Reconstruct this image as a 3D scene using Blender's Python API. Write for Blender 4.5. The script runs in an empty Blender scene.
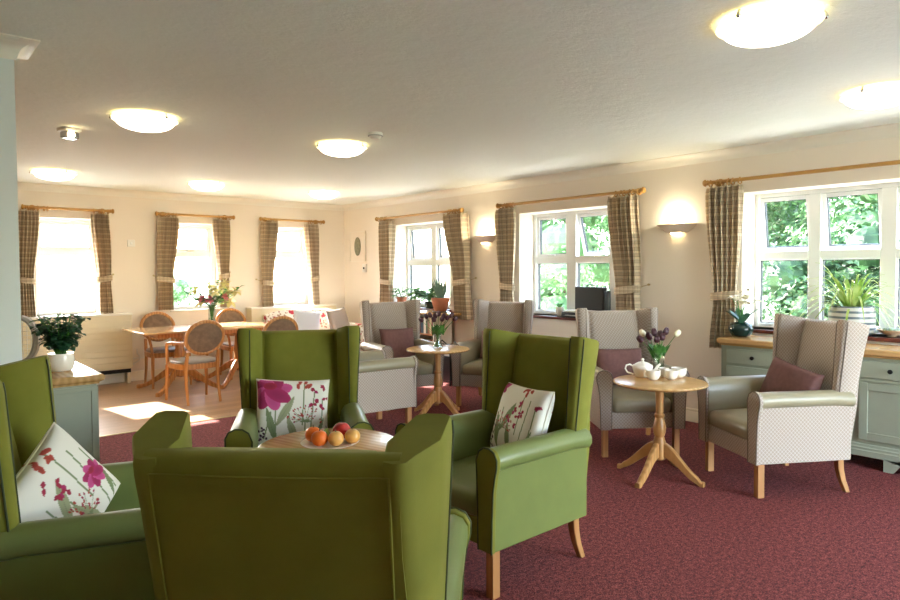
import bpy, bmesh, math, random
from mathutils import Vector, Matrix
PI = math.pi
rnd = random.Random(7)
S = bpy.context.scene
COL = S.collection

# ------------------------------------------------------------------ camera
EYE = 1.42
cam_d = bpy.data.cameras.new('camera'); cam = bpy.data.objects.new('camera', cam_d); COL.objects.link(cam)
S.camera = cam
cam_d.sensor_fit = 'HORIZONTAL'; cam_d.sensor_width = 36.0
cam_d.lens = 650.0 / 900.0 * 36.0
cam_d.shift_y = -9.0 / 900.0
cam_d.clip_start = 0.05; cam_d.clip_end = 400
YAW, PITCH, ROLL = math.radians(41.1), math.radians(1.83), 0.0052
F0 = Vector((math.sin(YAW), math.cos(YAW), 0)); R0 = Vector((math.cos(YAW), -math.sin(YAW), 0)); U0 = Vector((0, 0, 1))
F = F0 * math.cos(PITCH) - U0 * math.sin(PITCH); U = U0 * math.cos(PITCH) + F0 * math.sin(PITCH)
Rv = R0 * math.cos(ROLL) - U * math.sin(ROLL); Uv = U * math.cos(ROLL) + R0 * math.sin(ROLL)
m = Matrix((Rv, Uv, -F)).transposed().to_4x4(); m.translation = Vector((0, 0, EYE))
cam.matrix_world = m

# ------------------------------------------------------------------ world, sun, exposure
S.view_settings.view_transform = 'Standard'; S.view_settings.look = 'None'
S.view_settings.gamma = 1.0; S.view_settings.use_curve_mapping = False
S.view_settings.exposure = 1.82
W = bpy.data.worlds.new('sky'); S.world = W; W.use_nodes = True
wn = W.node_tree.nodes; wl = W.node_tree.links
for n in list(wn): wn.remove(n)
wo = wn.new('ShaderNodeOutputWorld'); bg = wn.new('ShaderNodeBackground'); sk = wn.new('ShaderNodeTexSky')
sk.sky_type = 'NISHITA'; sk.sun_disc = False; sk.sun_elevation = math.radians(28); sk.sun_rotation = math.radians(-8)
sk.air_density = 1.0; sk.dust_density = 1.0; sk.ozone_density = 1.0
hs = wn.new('ShaderNodeHueSaturation'); hs.inputs['Saturation'].default_value = 0.75
wl.new(sk.outputs[0], hs.inputs['Color']); wl.new(hs.outputs[0], bg.inputs['Color'])
bg.inputs['Strength'].default_value = 1.2
wl.new(bg.outputs[0], wo.inputs['Surface'])
SUN_DIR = Vector((0.22, -1.62, -1.0)).normalized()
sd = bpy.data.lights.new('sun', 'SUN'); sun = bpy.data.objects.new('sun', sd); COL.objects.link(sun)
sd.energy = 15.0; sd.angle = math.radians(0.8); sd.color = (1.0, 0.94, 0.84)
sun.rotation_euler = SUN_DIR.to_track_quat('-Z', 'Y').to_euler(); sun.location = (2, 14, 9)
def portal(loc, rot, sx, sy):
    d = bpy.data.lights.new('window_daylight', 'AREA'); o = bpy.data.objects.new('window_daylight', d); COL.objects.link(o)
    d.shape = 'RECTANGLE'; d.size = sx; d.size_y = sy; d.cycles.is_portal = True
    o.location = loc; o.rotation_euler = rot
for y0, y1 in ((6.48, 7.74), (3.84, 5.23), (0.98, 2.60)):
    portal((6.2, (y0 + y1) / 2, 1.49), (0, math.radians(90), 0), 1.25, y1 - y0)
portal((4.0, -2.15, 1.1), (math.radians(90), 0, 0), 2.6, 2.1)
for x0, x1 in ((1.38, 2.10), (2.93, 3.60), (4.40, 5.06)):
    portal(((x0 + x1) / 2, 9.5, 1.5), (math.radians(-90), 0, 0), x1 - x0, 1.25)
cy = S.cycles
cy.use_denoising = True; cy.max_bounces = 10; cy.diffuse_bounces = 6; cy.glossy_bounces = 4
cy.transmission_bounces = 8; cy.transparent_max_bounces = 12; cy.sample_clamp_indirect = 6.0
cy.caustics_reflective = False; cy.caustics_refractive = False

# ------------------------------------------------------------------ materials
def lin(h):
    c = [int(h[i:i + 2], 16) / 255 for i in (0, 2, 4)]
    return tuple(v / 12.92 if v <= .04045 else ((v + .055) / 1.055) ** 2.4 for v in c) + (1.0,)
class NT:
    def __init__(s, name):
        s.m = bpy.data.materials.new(name); s.m.use_nodes = True
        s.n = s.m.node_tree.nodes; s.l = s.m.node_tree.links; s.b = s.n['Principled BSDF']
    def new(s, t, **kw):
        n = s.n.new(t)
        for k, v in kw.items():
            if hasattr(n, k) and k not in n.inputs: setattr(n, k, v)
            else: n.inputs[k].default_value = v
        return n
    def co(s, kind='Object', scale=(1, 1, 1), rot=(0, 0, 0)):
        t = s.new('ShaderNodeTexCoord'); mp = s.new('ShaderNodeMapping'); s.l.new(t.outputs[kind], mp.inputs[0])
        mp.inputs['Scale'].default_value = scale; mp.inputs['Rotation'].default_value = rot
        return mp.outputs[0]
    def noise(s, co, scale, detail=3, rough=.5):
        n = s.new('ShaderNodeTexNoise'); s.l.new(co, n.inputs['Vector'])
        n.inputs['Scale'].default_value = scale; n.inputs['Detail'].default_value = detail; n.inputs['Roughness'].default_value = rough
        return n.outputs['Fac']
    def math(s, op, a, b=None, clamp=False):
        n = s.new('ShaderNodeMath', operation=op); n.use_clamp = clamp
        for i, v in enumerate((a, b)):
            if v is None: continue
            if isinstance(v, (int, float)): n.inputs[i].default_value = v
            else: s.l.new(v, n.inputs[i])
        return n.outputs[0]
    def ramp(s, fac, stops):
        r = s.new('ShaderNodeValToRGB'); e = r.color_ramp.elements
        e[0].position, e[0].color = stops[0][0], stops[0][1]; e[1].position, e[1].color = stops[-1][0], stops[-1][1]
        for p, c in stops[1:-1]:
            x = e.new(p); x.color = c
        s.l.new(fac, r.inputs[0]); return r.outputs[0]
    def mix(s, fac, a, b):
        n = s.new('ShaderNodeMix', data_type='RGBA')
        if isinstance(fac, (int, float)): n.inputs[0].default_value = fac
        else: s.l.new(fac, n.inputs[0])
        for i, v in ((6, a), (7, b)):
            if isinstance(v, tuple): n.inputs[i].default_value = v
            else: s.l.new(v, n.inputs[i])
        return n.outputs[2]
    def col(s, c):
        if isinstance(c, tuple): s.b.inputs['Base Color'].default_value = c
        else: s.l.new(c, s.b.inputs['Base Color'])
    def bump(s, h, strength=.3, dist=.01):
        n = s.new('ShaderNodeBump'); n.inputs['Strength'].default_value = strength; n.inputs['Distance'].default_value = dist
        s.l.new(h, n.inputs['Height']); s.l.new(n.outputs[0], s.b.inputs['Normal'])
    def set(s, **kw):
        for k, v in kw.items(): s.b.inputs[k.replace('_', ' ')].default_value = v
        return s
def simple(name, hexc, rough=.5, var=.0, vscale=8, bump=0, bscale=60, **kw):
    t = NT(name); c = lin(hexc)
    if var:
        f = t.noise(t.co(), vscale)
        d = tuple(v * (1 - var) for v in c[:3]) + (1,); e = tuple(min(1, v * (1 + var)) for v in c[:3]) + (1,)
        t.col(t.ramp(f, [(.3, d), (.7, e)]))
    else: t.col(c)
    if bump: t.bump(t.noise(t.co(), bscale, 4), bump, .004)
    t.set(Roughness=rough, **kw); return t.m
def wood(name, c1, c2, rough=.35, axis=2, scale=1.0):
    t = NT(name); sc = [14 * scale] * 3; sc[axis] = 1.2 * scale
    co = t.co(scale=tuple(sc)); f = t.noise(co, 1.6, 6, .6)
    w = t.new('ShaderNodeTexWave', wave_type='BANDS'); w.inputs['Scale'].default_value = .6; w.inputs['Distortion'].default_value = 5; w.inputs['Detail'].default_value = 3
    t.l.new(co, w.inputs['Vector']); g = t.math('ADD', t.math('MULTIPLY', f, .7), t.math('MULTIPLY', w.outputs['Fac'], .3))
    t.col(t.ramp(g, [(.25, lin(c1)), (.75, lin(c2))])); t.bump(g, .06, .002); t.set(Roughness=rough); return t.m
def weave(name, base, light, scale=62):
    """small zigzag/diamond upholstery weave"""
    t = NT(name); tc = t.new('ShaderNodeTexCoord'); sp = t.new('ShaderNodeSeparateXYZ'); t.l.new(tc.outputs['Object'], sp.inputs[0])
    a = t.math('ADD', sp.outputs[0], sp.outputs[1]); z = sp.outputs[2]
    d1 = t.math('SINE', t.math('MULTIPLY', t.math('ADD', a, z), scale * 2)); d2 = t.math('SINE', t.math('MULTIPLY', t.math('SUBTRACT', a, z), scale * 2))
    mn = t.math('MINIMUM', t.math('ABSOLUTE', d1), t.math('ABSOLUTE', d2))
    f = t.ramp(mn, [(.12, (1, 1, 1, 1)), (.38, (0, 0, 0, 1))])
    t.col(t.mix(f, lin(base), lin(light))); t.bump(t.noise(t.co(), 500, 2), .15, .002)
    t.set(Roughness=.85, Sheen_Weight=.15); return t.m
M = {}
def mats():
    # ceiling : lightly textured artex
    t = NT('ceiling_paint'); co = t.co(); n1 = t.noise(co, 9, 5, .65); n2 = t.noise(t.co(scale=(1, 3, 1)), 22, 4, .7)
    t.col(lin('EEF2EA')); t.bump(t.math('ADD', n1, t.math('MULTIPLY', n2, .6)), .45, .014); t.set(Roughness=.75); M['ceiling'] = t.m
    t = NT('wall_paint'); t.col(lin('EFE5D6')); t.bump(t.noise(t.co(), 90, 3), .08, .002); t.set(Roughness=.7); M['wall'] = t.m
    M['sagewall'] = simple('partition_paint', 'E4EBE8', .65, bump=.05)
    M['trim'] = simple('trim_paint', 'F1ECDF', .45); M['base'] = simple('baseboard_paint', 'EFE3CD', .35)
    # carpet
    t = NT('carpet'); co = t.co(); n = t.noise(co, 130, 3, .75); n2 = t.noise(co, 45, 3, .6); g = t.math('ADD', t.math('MULTIPLY', n, .65), t.math('MULTIPLY', n2, .35))
    t.col(t.ramp(g, [(.40, lin('3C1312')), (.5, lin('742B2A')), (.60, lin('A6524C'))])); t.bump(g, .9, .012); t.set(Roughness=1.0); M['carpet'] = t.m
    # laminate
    t = NT('laminate'); co = t.co(rot=(0, 0, 0)); b = t.new('ShaderNodeTexBrick'); t.l.new(co, b.inputs['Vector'])
    b.offset = .37; b.inputs['Scale'].default_value = 1; b.inputs['Brick Width'].default_value = 1.2; b.inputs['Row Height'].default_value = .13
    b.inputs['Mortar Size'].default_value = .002; b.inputs['Color1'].default_value = lin('B99672'); b.inputs['Color2'].default_value = lin('9E7B5A'); b.inputs['Mortar'].default_value = lin('6b513a')
    gr = t.noise(t.co(scale=(1.5, 20, 1)), 3, 5); t.col(t.mix(t.math('MULTIPLY', gr, .5), b.outputs['Color'], lin('CDB08C'))); t.set(Roughness=.32); M['laminate'] = t.m
    M['oak'] = wood('honey_oak', 'A8743F', 'CC9A60', .35); M['oakx'] = wood('oak_top', 'B08850', 'D0A670', .25, axis=1)
    M['oakd'] = wood('dining_wood', 'A86D36', 'CF955A', .3); M['oaktop'] = wood('dining_top', 'C9A070', 'E0BC8C', .12, axis=0)
    M['mahog'] = wood('mahogany_sill', '5A2A20', '78382A', .3, axis=1); M['pole'] = simple('pole_wood', 'C0924F', .35, var=.1)
    M['legw'] = wood('beech_leg', 'A4703F', 'BE8A55', .4)
    # green chairs
    def velvet(n, c, d):
        t = NT(n); t.col(t.ramp(t.noise(t.co(), 7, 4), [(.3, lin(c)), (.7, lin(d))])); t.bump(t.noise(t.co(), 380, 2), .12, .002)
        t.set(Roughness=.85, Sheen_Weight=.15, Sheen_Roughness=.4); t.b.inputs['Sheen Tint'].default_value = lin('9C9C50'); return t.m
    M['gfab'] = velvet('olive_velvet', '6F701C', '7D7D28')
    M['gvin'] = simple('green_vinyl', '707C44', .38, var=.06, vscale=5, bump=.05, bscale=200)
    M['gside'] = simple('green_upholstery', '6A7430', .7, var=.06, bump=.1, bscale=300); M['gpip'] = simple('dark_green_piping', '2E3A12', .6)
    M['bfab'] = weave('lattice_weave', '9E8F82', 'C0B4A9', 62); M['bvin'] = simple('taupe_vinyl', '958C72', .36, var=.05, vscale=5, bump=.05, bscale=200)
    M['bpip'] = simple('taupe_piping', '75685C', .6)
    M['plum'] = simple('plum_fabric', '74504C', .9, var=.12, vscale=40, bump=.3, bscale=420)
    # curtains: plaid on UV (metres)
    t = NT('plaid_curtain'); tc = t.new('ShaderNodeTexCoord'); sp = t.new('ShaderNodeSeparateXYZ'); t.l.new(tc.outputs['UV'], sp.inputs[0])
    def bands(x, per, w, off=0.):
        f = t.math('FRACT', t.math('ADD', t.math('DIVIDE', x, per), off)); return t.math('LESS_THAN', f, w)
    u, v = sp.outputs[0], sp.outputs[1]
    c = t.mix(t.math('MULTIPLY', bands(v, .062, .45), .30), lin('E8D8BC'), lin('A08464'))
    c = t.mix(t.math('MULTIPLY', bands(u, .12, .35), .25), c, lin('A0805F'))
    c = t.mix(t.math('MULTIPLY', bands(v, .031, .22, .3), .5), c, lin('70563E')); c = t.mix(t.math('MULTIPLY', bands(u, .06, .10, .4), .4), c, lin('66503A'))
    c = t.mix(t.math('MULTIPLY', bands(v, .062, .12, .62), .6), c, lin('EDE3CC'))
    t.col(c); t.bump(t.noise(t.co(), 500, 2), .1, .001); t.set(Roughness=.9)
    tr = t.new('ShaderNodeBsdfTranslucent'); t.l.new(c, tr.inputs[0]); ms = t.new('ShaderNodeMixShader'); ms.inputs[0].default_value = .3
    out = t.n['Material Output']; t.l.new(t.b.outputs[0], ms.inputs[1]); t.l.new(tr.outputs[0], ms.inputs[2]); t.l.new(ms.outputs[0], out.inputs[0]); M['plaid'] = t.m
    M['upvc'] = simple('white_upvc', 'F2F4F2', .25); M['gasket'] = simple('black_gasket', '20242A', .5)
    t = NT('window_glass'); out = t.n['Material Output']; gl = t.new('ShaderNodeBsdfGlossy'); gl.inputs['Roughness'].default_value = .02
    tp = t.new('ShaderNodeBsdfTransparent'); ms = t.new('ShaderNodeMixShader'); fr = t.new('ShaderNodeLayerWeight'); fr.inputs[0].default_value = .5
    t.l.new(t.math('ADD', t.math('MULTIPLY', t.math('POWER', fr.outputs['Facing'], 4.), .5), .02), ms.inputs[0]); t.l.new(tp.outputs[0], ms.inputs[1]); t.l.new(gl.outputs[0], ms.inputs[2]); t.l.new(ms.outputs[0], out.inputs[0]); M['pane'] = t.m
    def thin(n, tint, k):
        t = NT(n); out = t.n['Material Output']; gl = t.new('ShaderNodeBsdfGlossy'); gl.inputs['Roughness'].default_value = .04; tp = t.new('ShaderNodeBsdfTransparent'); tp.inputs[0].default_value = tint
        ms = t.new('ShaderNodeMixShader'); lw = t.new('ShaderNodeLayerWeight'); lw.inputs[0].default_value = .5
        t.l.new(t.math('ADD', t.math('MULTIPLY', t.math('POWER', lw.outputs['Facing'], 2.5), k), .05), ms.inputs[0])
        t.l.new(tp.outputs[0], ms.inputs[1]); t.l.new(gl.outputs[0], ms.inputs[2]); t.l.new(ms.outputs[0], out.inputs[0]); return t.m
    M['glass'] = thin('vase_glass', (.93, .97, .95, 1), .6); M['water'] = thin('water', (.90, .96, .93, 1), .15)
    # lamps
    def glow(n, c, s):
        t = NT(n); t.col(lin('FFF6E4')); t.b.inputs['Emission Color'].default_value = lin(c); t.b.inputs['Emission Strength'].default_value = s; t.set(Roughness=.3); return t.m
    M['rimglass'] = glow('lit_glass_rim', 'FFE9A8', .75); M['bowl'] = glow('lit_glass_bowl', 'FFF2DC', 2.6); M['bulb'] = glow('lit_bulb', 'FFE6B0', 5.0)
    M['plaster'] = simple('sconce_plaster', 'F0E4D6', .6); M['brass'] = simple('brushed_brass', 'C9B78A', .3, Metallic=.9); M['chrome'] = simple('chrome', 'B9B9B9', .2, Metallic=1.0)
    M['sage'] = simple('sage_paint', '979D8B', .5, var=.03, bump=.04, bscale=120); M['knob'] = simple('dark_iron', '1E1C1C', .35, Metallic=.6)
    M['radcover'] = simple('radiator_cover_paint', 'EBDDBB', .5); M['dark'] = simple('gap_shade', '1C1A18', .8)  # near-black colour stands in for shade in the radiator cover gap
    M['china'] = simple('white_china', 'F4EEE2', .12); M['terra'] = simple('terracotta', 'B9775A', .85, var=.12, vscale=10, bump=.1)
    M['soil'] = simple('soil', '33261C', 1.0, bump=.6, bscale=90)
    def leafm(n, c1, c2, sc=6, tr_=.25):
        t = NT(n); c = t.ramp(t.noise(t.co(), sc, 2), [(.35, lin(c1)), (.65, lin(c2))]); t.col(c); t.set(Roughness=.45)
        tr = t.new('ShaderNodeBsdfTranslucent'); t.l.new(c, tr.inputs[0]); ms = t.new('ShaderNodeMixShader'); ms.inputs[0].default_value = tr_
        out = t.n['Material Output']; t.l.new(t.b.outputs[0], ms.inputs[1]); t.l.new(tr.outputs[0], ms.inputs[2]); t.l.new(ms.outputs[0], out.inputs[0]); return t.m
    M['leafd'] = leafm('dark_leaf', '1F4A38', '4A7A58', 20); M['leafg'] = leafm('green_leaf', '2E6A2A', '63A04A', 20); M['leafy'] = leafm('lime_leaf', '8FB54A', 'CBD98A', 20)
    M['tree1'] = leafm('tree_leaf', '35552F', '547A48', 2.0, .3); M['tree2'] = leafm('hedge_leaf', '1E3A22', '3E6238', 2.5, .3); M['tree3'] = leafm('pale_tree_leaf', '4E7446', '7C9E6C', 2.0, .35)
    M['bark'] = simple('bark', '5A4A3C', .9, var=.3, bump=.6, bscale=20)
    M['tulipd'] = simple('dark_tulip', '3E1220', .5); M['tulipw'] = simple('white_tulip', 'EFE7C8', .5); M['pink'] = simple('pink_petal', 'EE9AA0', .6, var=.15, vscale=40); M['cream'] = simple('cream_petal', 'ECE2A2', .6, var=.12, vscale=40)
    M['orchid'] = simple('cream_orchid', 'F2EBD8', .6); M['glaze'] = simple('dark_green_glaze', '16302C', .1)
    M['grass'] = simple('lawn', '8C9A78', 1, var=.25, vscale=2); M['pave'] = simple('pale_paving', 'E2DED4', .9, var=.08, vscale=3)
    M['black'] = simple('black_plastic', '16181B', .35); M['blackcase'] = simple('black_leatherette', '1B2226', .5, bump=.1, bscale=300); M['greyp'] = simple('grey_plastic', 'A8A8A2', .45)
    M['whitep'] = simple('white_plastic', 'EDEBE4', .35); M['blue'] = simple('blue_glaze', '7D9DB5', .25); M['cushb'] = simple('pale_blue_cotton', 'DDE2EA', .9, bump=.2, bscale=40)
    M['taupeup'] = simple('brown_velour', '7C6450', .85, var=.22, vscale=25); M['seatg'] = simple('grey_seat_pad', '9A9186', .45)
    # floral upholstery (sofa): big poppies on cream
    t = NT('floral_print'); vo = t.new('ShaderNodeTexVoronoi'); vo.inputs['Scale'].default_value = 7; co = t.co(); t.l.new(co, vo.inputs['Vector'])
    f = t.math('LESS_THAN', t.math('ADD', vo.outputs['Distance'], t.math('MULTIPLY', t.noise(co, 30, 3), .35)), .46)
    v2 = t.new('ShaderNodeTexVoronoi'); v2.inputs['Scale'].default_value = 22; t.l.new(co, v2.inputs['Vector']); f2 = t.math('LESS_THAN', v2.outputs['Distance'], .33)
    c = t.mix(t.math('MULTIPLY', f2, .8), lin('F1E8DC'), lin('A06A4C')); c = t.mix(f, c, lin('C23D4E')); t.col(c); t.set(Roughness=.9); M['floral'] = t.m
    t = NT('painted_floral_cotton'); a = t.new('ShaderNodeVertexColor', layer_name='print'); t.col(a.outputs['Color']); t.bump(t.noise(t.co(), 420, 2), .15, .001); t.set(Roughness=.85); M['print'] = t.m
    # striped blue-grey planter
    t = NT('striped_planter'); tc = t.new('ShaderNodeTexCoord'); sp = t.new('ShaderNodeSeparateXYZ'); t.l.new(tc.outputs['Object'], sp.inputs[0])
    f = t.math('FRACT', t.math('MULTIPLY', sp.outputs[2], 42)); t.col(t.mix(t.math('LESS_THAN', f, .42), lin('C8C8C4'), lin('5F6C74'))); t.set(Roughness=.3); M['stripe'] = t.m
mats()

# ------------------------------------------------------------------ mesh builder
class MB:
    def __init__(s): s.v = []; s.f = []; s.uv = None
    def add(s, vs, fs):
        o = len(s.v); s.v += [tuple(p) for p in vs]; s.f += [tuple(i + o for i in f) for f in fs]; return s
    def box(s, x0, x1, y0, y1, z0, z1, R=None, at=None):
        vs = [Vector((x, y, z)) for z in (z0, z1) for y in (y0, y1) for x in (x0, x1)]
        if R is not None: vs = [R @ p for p in vs]
        if at is not None: vs = [p + Vector(at) for p in vs]
        return s.add(vs, [(0, 2, 3, 1), (4, 5, 7, 6), (0, 1, 5, 4), (2, 6, 7, 3), (0, 4, 6, 2), (1, 3, 7, 5)])
    def loft(s, rings, cap=True, closed=False):
        n = len(rings[0]); o = []; vs = [p for r in rings for p in r]; fs = []
        k = len(rings)
        for i in range(k if closed else k - 1):
            a, b = i * n, ((i + 1) % k) * n
            for j in range(n): fs.append((a + j, a + (j + 1) % n, b + (j + 1) % n, b + j))
        if cap and not closed: fs.append(tuple(range(n))[::-1]); fs.append(tuple(range((k - 1) * n, k * n)))
        return s.add(vs, fs)
    def tube(s, pts, r, n=8, closed=False, sx=1., sy=1.):
        pts = [Vector(p) for p in pts]; k = len(pts); rings = []; rr = r if isinstance(r, (list, tuple)) else [r] * k
        up = None
        for i in range(k):
            if closed: d = pts[(i + 1) % k] - pts[i - 1]
            else: d = pts[min(i + 1, k - 1)] - pts[max(i - 1, 0)]
            d.normalize()
            if up is None: up = Vector((0, 0, 1)) if abs(d.z) < .9 else Vector((0, 1, 0))
            a = d.cross(up)
            if a.length < 1e-4: a = d.orthogonal()
            a.normalize(); b = a.cross(d).normalized(); up = b
            rings.append([pts[i] + a * math.cos(t) * rr[i] * sx + b * math.sin(t) * rr[i] * sy for t in [2 * PI * j / n for j in range(n)]])
        return s.loft(rings, True, closed)
    def lathe(s, prof, n=24, c=(0, 0, 0), sx=1., sy=1., cap=True):
        rings = [[(c[0] + r * math.cos(2 * PI * j / n) * sx, c[1] + r * math.sin(2 * PI * j / n) * sy, c[2] + z) for j in range(n)] for r, z in prof]
        return s.loft(rings, cap)
    def prism(s, poly, y0, y1, plane='xz'):
        a = [(p[0], y0, p[1]) if plane == 'xz' else (p[0], p[1], y0) for p in poly]; b = [(p[0], y1, p[1]) if plane == 'xz' else (p[0], p[1], y1) for p in poly]
        return s.loft([a, b])
    def ball(s, c, r, n=12, sq=(1, 1, 1)):
        pr = [(max(1e-3, math.sin(PI * i / n)), -math.cos(PI * i / n)) for i in range(n + 1)]
        rings = [[(c[0] + r * a * math.cos(2 * PI * j / (2 * n)) * sq[0], c[1] + r * a * math.sin(2 * PI * j / (2 * n)) * sq[1], c[2] + r * z * sq[2]) for j in range(2 * n)] for a, z in pr]
        return s.loft(rings)
    def leaf(s, b, d, L, w, bend=.3, n=4, fold=.15):
        """a pointed leaf blade starting at b heading along d, drooping by bend"""
        b = Vector(b); d = Vector(d).normalized(); side = d.cross(Vector((0, 0, 1)))
        if side.length < .05: side = Vector((1, 0, 0))
        side.normalize(); up = side.cross(d).normalized(); vs = []; fs = []
        for i in range(n + 1):
            t = i / n; c = b + d * L * t - Vector((0, 0, 1)) * bend * L * t * t; ww = w * math.sin(PI * min(1, t * .92 + .08)) ** .8 * .5
            if i == n: ww = w * .02
            vs += [c - side * ww + up * ww * fold, c, c + side * ww + up * ww * fold]
        for i in range(n):
            a = 3 * i; fs += [(a, a + 1, a + 4, a + 3), (a + 1, a + 2, a + 5, a + 4)]
        return s.add(vs, fs)
    def build(s, name, mat, parent=None, bevel=0, seg=3, sub=0, smooth=35, solid=0, xf=None):
        me = bpy.data.meshes.new(name); me.from_pydata(s.v, [], s.f)
        bm = bmesh.new(); bm.from_mesh(me); bmesh.ops.recalc_face_normals(bm, faces=bm.faces)
        if xf is not None: bmesh.ops.transform(bm, matrix=xf, verts=bm.verts)
        bm.to_mesh(me); bm.free()
        if smooth:
            me.polygons.foreach_set('use_smooth', [True] * len(me.polygons)); me.set_sharp_from_angle(angle=math.radians(smooth))
        me.materials.append(mat); o = bpy.data.objects.new(name, me); COL.objects.link(o)
        if parent: o.parent = parent
        if solid:
            k = o.modifiers.new('solid', 'SOLIDIFY'); k.thickness = solid; k.offset = 0
        if bevel:
            k = o.modifiers.new('bevel', 'BEVEL'); k.width = bevel; k.segments = seg; k.limit_method = 'ANGLE'; k.angle_limit = math.radians(35); k.harden_normals = False
            me.polygons.foreach_set('use_smooth', [True] * len(me.polygons))
        if sub:
            k = o.modifiers.new('sub', 'SUBSURF'); k.levels = sub; k.render_levels = sub
        return o
def BX(*a): return MB().box(*a)
def tag(o, label=None, cat=None, group=None, kind=None):
    if label: o['label'] = label
    if cat: o['category'] = cat
    if group: o['group'] = group
    if kind: o['kind'] = kind
    return o
def empty(name, loc=(0, 0, 0), rz=0, label=None, cat=None, group=None):
    o = bpy.data.objects.new(name, None); COL.objects.link(o); o.location = loc; o.rotation_euler = (0, 0, math.radians(rz)); o.empty_display_size = .1
    return tag(o, label, cat, group)
def dup(root, loc, rz=None, label=None, group=None):
    r = root.copy(); COL.objects.link(r); r.location = loc
    if rz is not None: r.rotation_euler = (0, 0, math.radians(rz))
    if label: r['label'] = label
    if group: r['group'] = group
    for ch in list(root.children):
        c = ch.copy(); COL.objects.link(c); c.parent = r
        for g in ch.children:
            d = g.copy(); COL.objects.link(d); d.parent = c
    return r
def struct(name, mb, mat, **kw): return tag(mb.build(name, mat, **kw), kind='structure')

# ------------------------------------------------------------------ room
XW, YB, ZC = 5.65, 9.08, 2.47       # right wall, back wall, ceiling
XL, YF = -1.6, -1.7
BAYS = [(6.48, 7.74), (3.84, 5.23), (.98, 2.60)]; WINS = [(1.38, 2.10), (2.93, 3.60), (4.40, 5.06)]
ZS, ZH = .90, 2.08
m_ = MB().box(XL, XW, YF, 6.18, -.05, 0.0)
struct('floor', m_, M['carpet'], smooth=0)
struct('floor_dining', MB().box(XL, 3.95, 6.18, YB, -.05, 0.0), M['laminate'], smooth=0)
struct('floor_lounge', MB().box(3.95, XW, 6.18, YB, -.05, 0.0), M['carpet'], smooth=0)
struct('trim_1', BX(XL, 3.95, 6.165, 6.195, 0, .006), M['brass'], smooth=0)
struct('ceiling', BX(XL - .1, XW + .45, YF - .1, YB + .35, ZC, ZC + .1), M['ceiling'], smooth=0)
def wall_holes(holes, lo, hi, z1, mk):
    m = MB(); p = lo
    for a, b in sorted(holes): mk(m, p, a, 0, z1); mk(m, a, b, 0, ZS); mk(m, a, b, ZH, z1); p = b
    mk(m, p, hi, 0, z1); return m
struct('wall_right', wall_holes(BAYS, YF - .1, YB, ZC, lambda m, a, b, z0, z1: m.box(XW, XW + .36, a, b, z0, z1)), M['wall'], smooth=0)
struct('wall_back', wall_holes(WINS, XL - .1, XW + .36, ZC, lambda m, a, b, z0, z1: m.box(a, b, YB, YB + .30, z0, z1)), M['wall'], smooth=0)
struct('wall_left', BX(XL - .1, XL, YF - .1, YB, 0, ZC), M['wall'], smooth=0)
struct('wall_front', MB().box(XL, 2.7, YF - .3, YF, 0, ZC).box(5.3, XW, YF - .3, YF, 0, ZC).box(2.7, 5.3, YF - .3, YF, 2.15, ZC), M['wall'], smooth=0)
struct('wall_partition', BX(XL, .475, 3.55, 3.70, 0, ZC), M['sagewall'], smooth=0)
def cov(p0, p1, nrm, name, mat='trim'):
    """coving: quarter hollow between wall and ceiling from p0 to p1; nrm points into the room"""
    n = Vector(nrm); prof = [(0, -.085), (.006, -.085), (.010, -.075)] + [(.012 + .07 * (1 - math.cos(t)), -.075 + .065 * math.sin(t)) for t in [PI / 2 * i / 8 for i in range(1, 9)]] + [(.09, -.006), (.09, 0), (0, 0)]
    rings = [[Vector(p) + n * a + Vector((0, 0, ZC + b)) for a, b in prof] for p in (p0, p1)]
    struct(name, MB().loft(rings), M[mat])
cov((XW, YF, 0), (XW, YB, 0), (-1, 0, 0), 'trim_2'); cov((XL, YB, 0), (XW, YB, 0), (0, -1, 0), 'trim_3')
# coving of the partition, mitred at its corner
prof = [(0, -.085), (.006, -.085), (.010, -.075)] + [(.012 + .07 * (1 - math.cos(t)), -.075 + .065 * math.sin(t)) for t in [PI / 2 * i / 8 for i in range(1, 9)]] + [(.09, -.006), (.09, 0), (0, 0)]
rings = [[(XL, 3.55 - a, ZC + b) for a, b in prof], [(.475 + a, 3.55 - a, ZC + b) for a, b in prof], [(.475 + a, 3.70 + a, ZC + b) for a, b in prof], [(XL, 3.70 + a, ZC + b) for a, b in prof]]
struct('trim_4', MB().loft(rings), M['trim'])
def baseboard(name, p0, p1, n):
    n = Vector(n); prof = [(0, 0), (.018, 0), (.018, .09), (.012, .10), (.014, .112), (.008, .122), (0, .124)]
    struct(name, MB().loft([[Vector(p) + n * a + Vector((0, 0, b)) for a, b in prof] for p in (p0, p1)]), M['base'])
baseboard('baseboard_right', (XW, YF, 0), (XW, YB, 0), (-1, 0, 0)); baseboard('baseboard_back', (XL, YB, 0), (XW, YB, 0), (0, -1, 0))
baseboard('baseboard_partition', (XL, 3.55, 0), (.475, 3.55, 0), (0, -1, 0))

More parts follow.
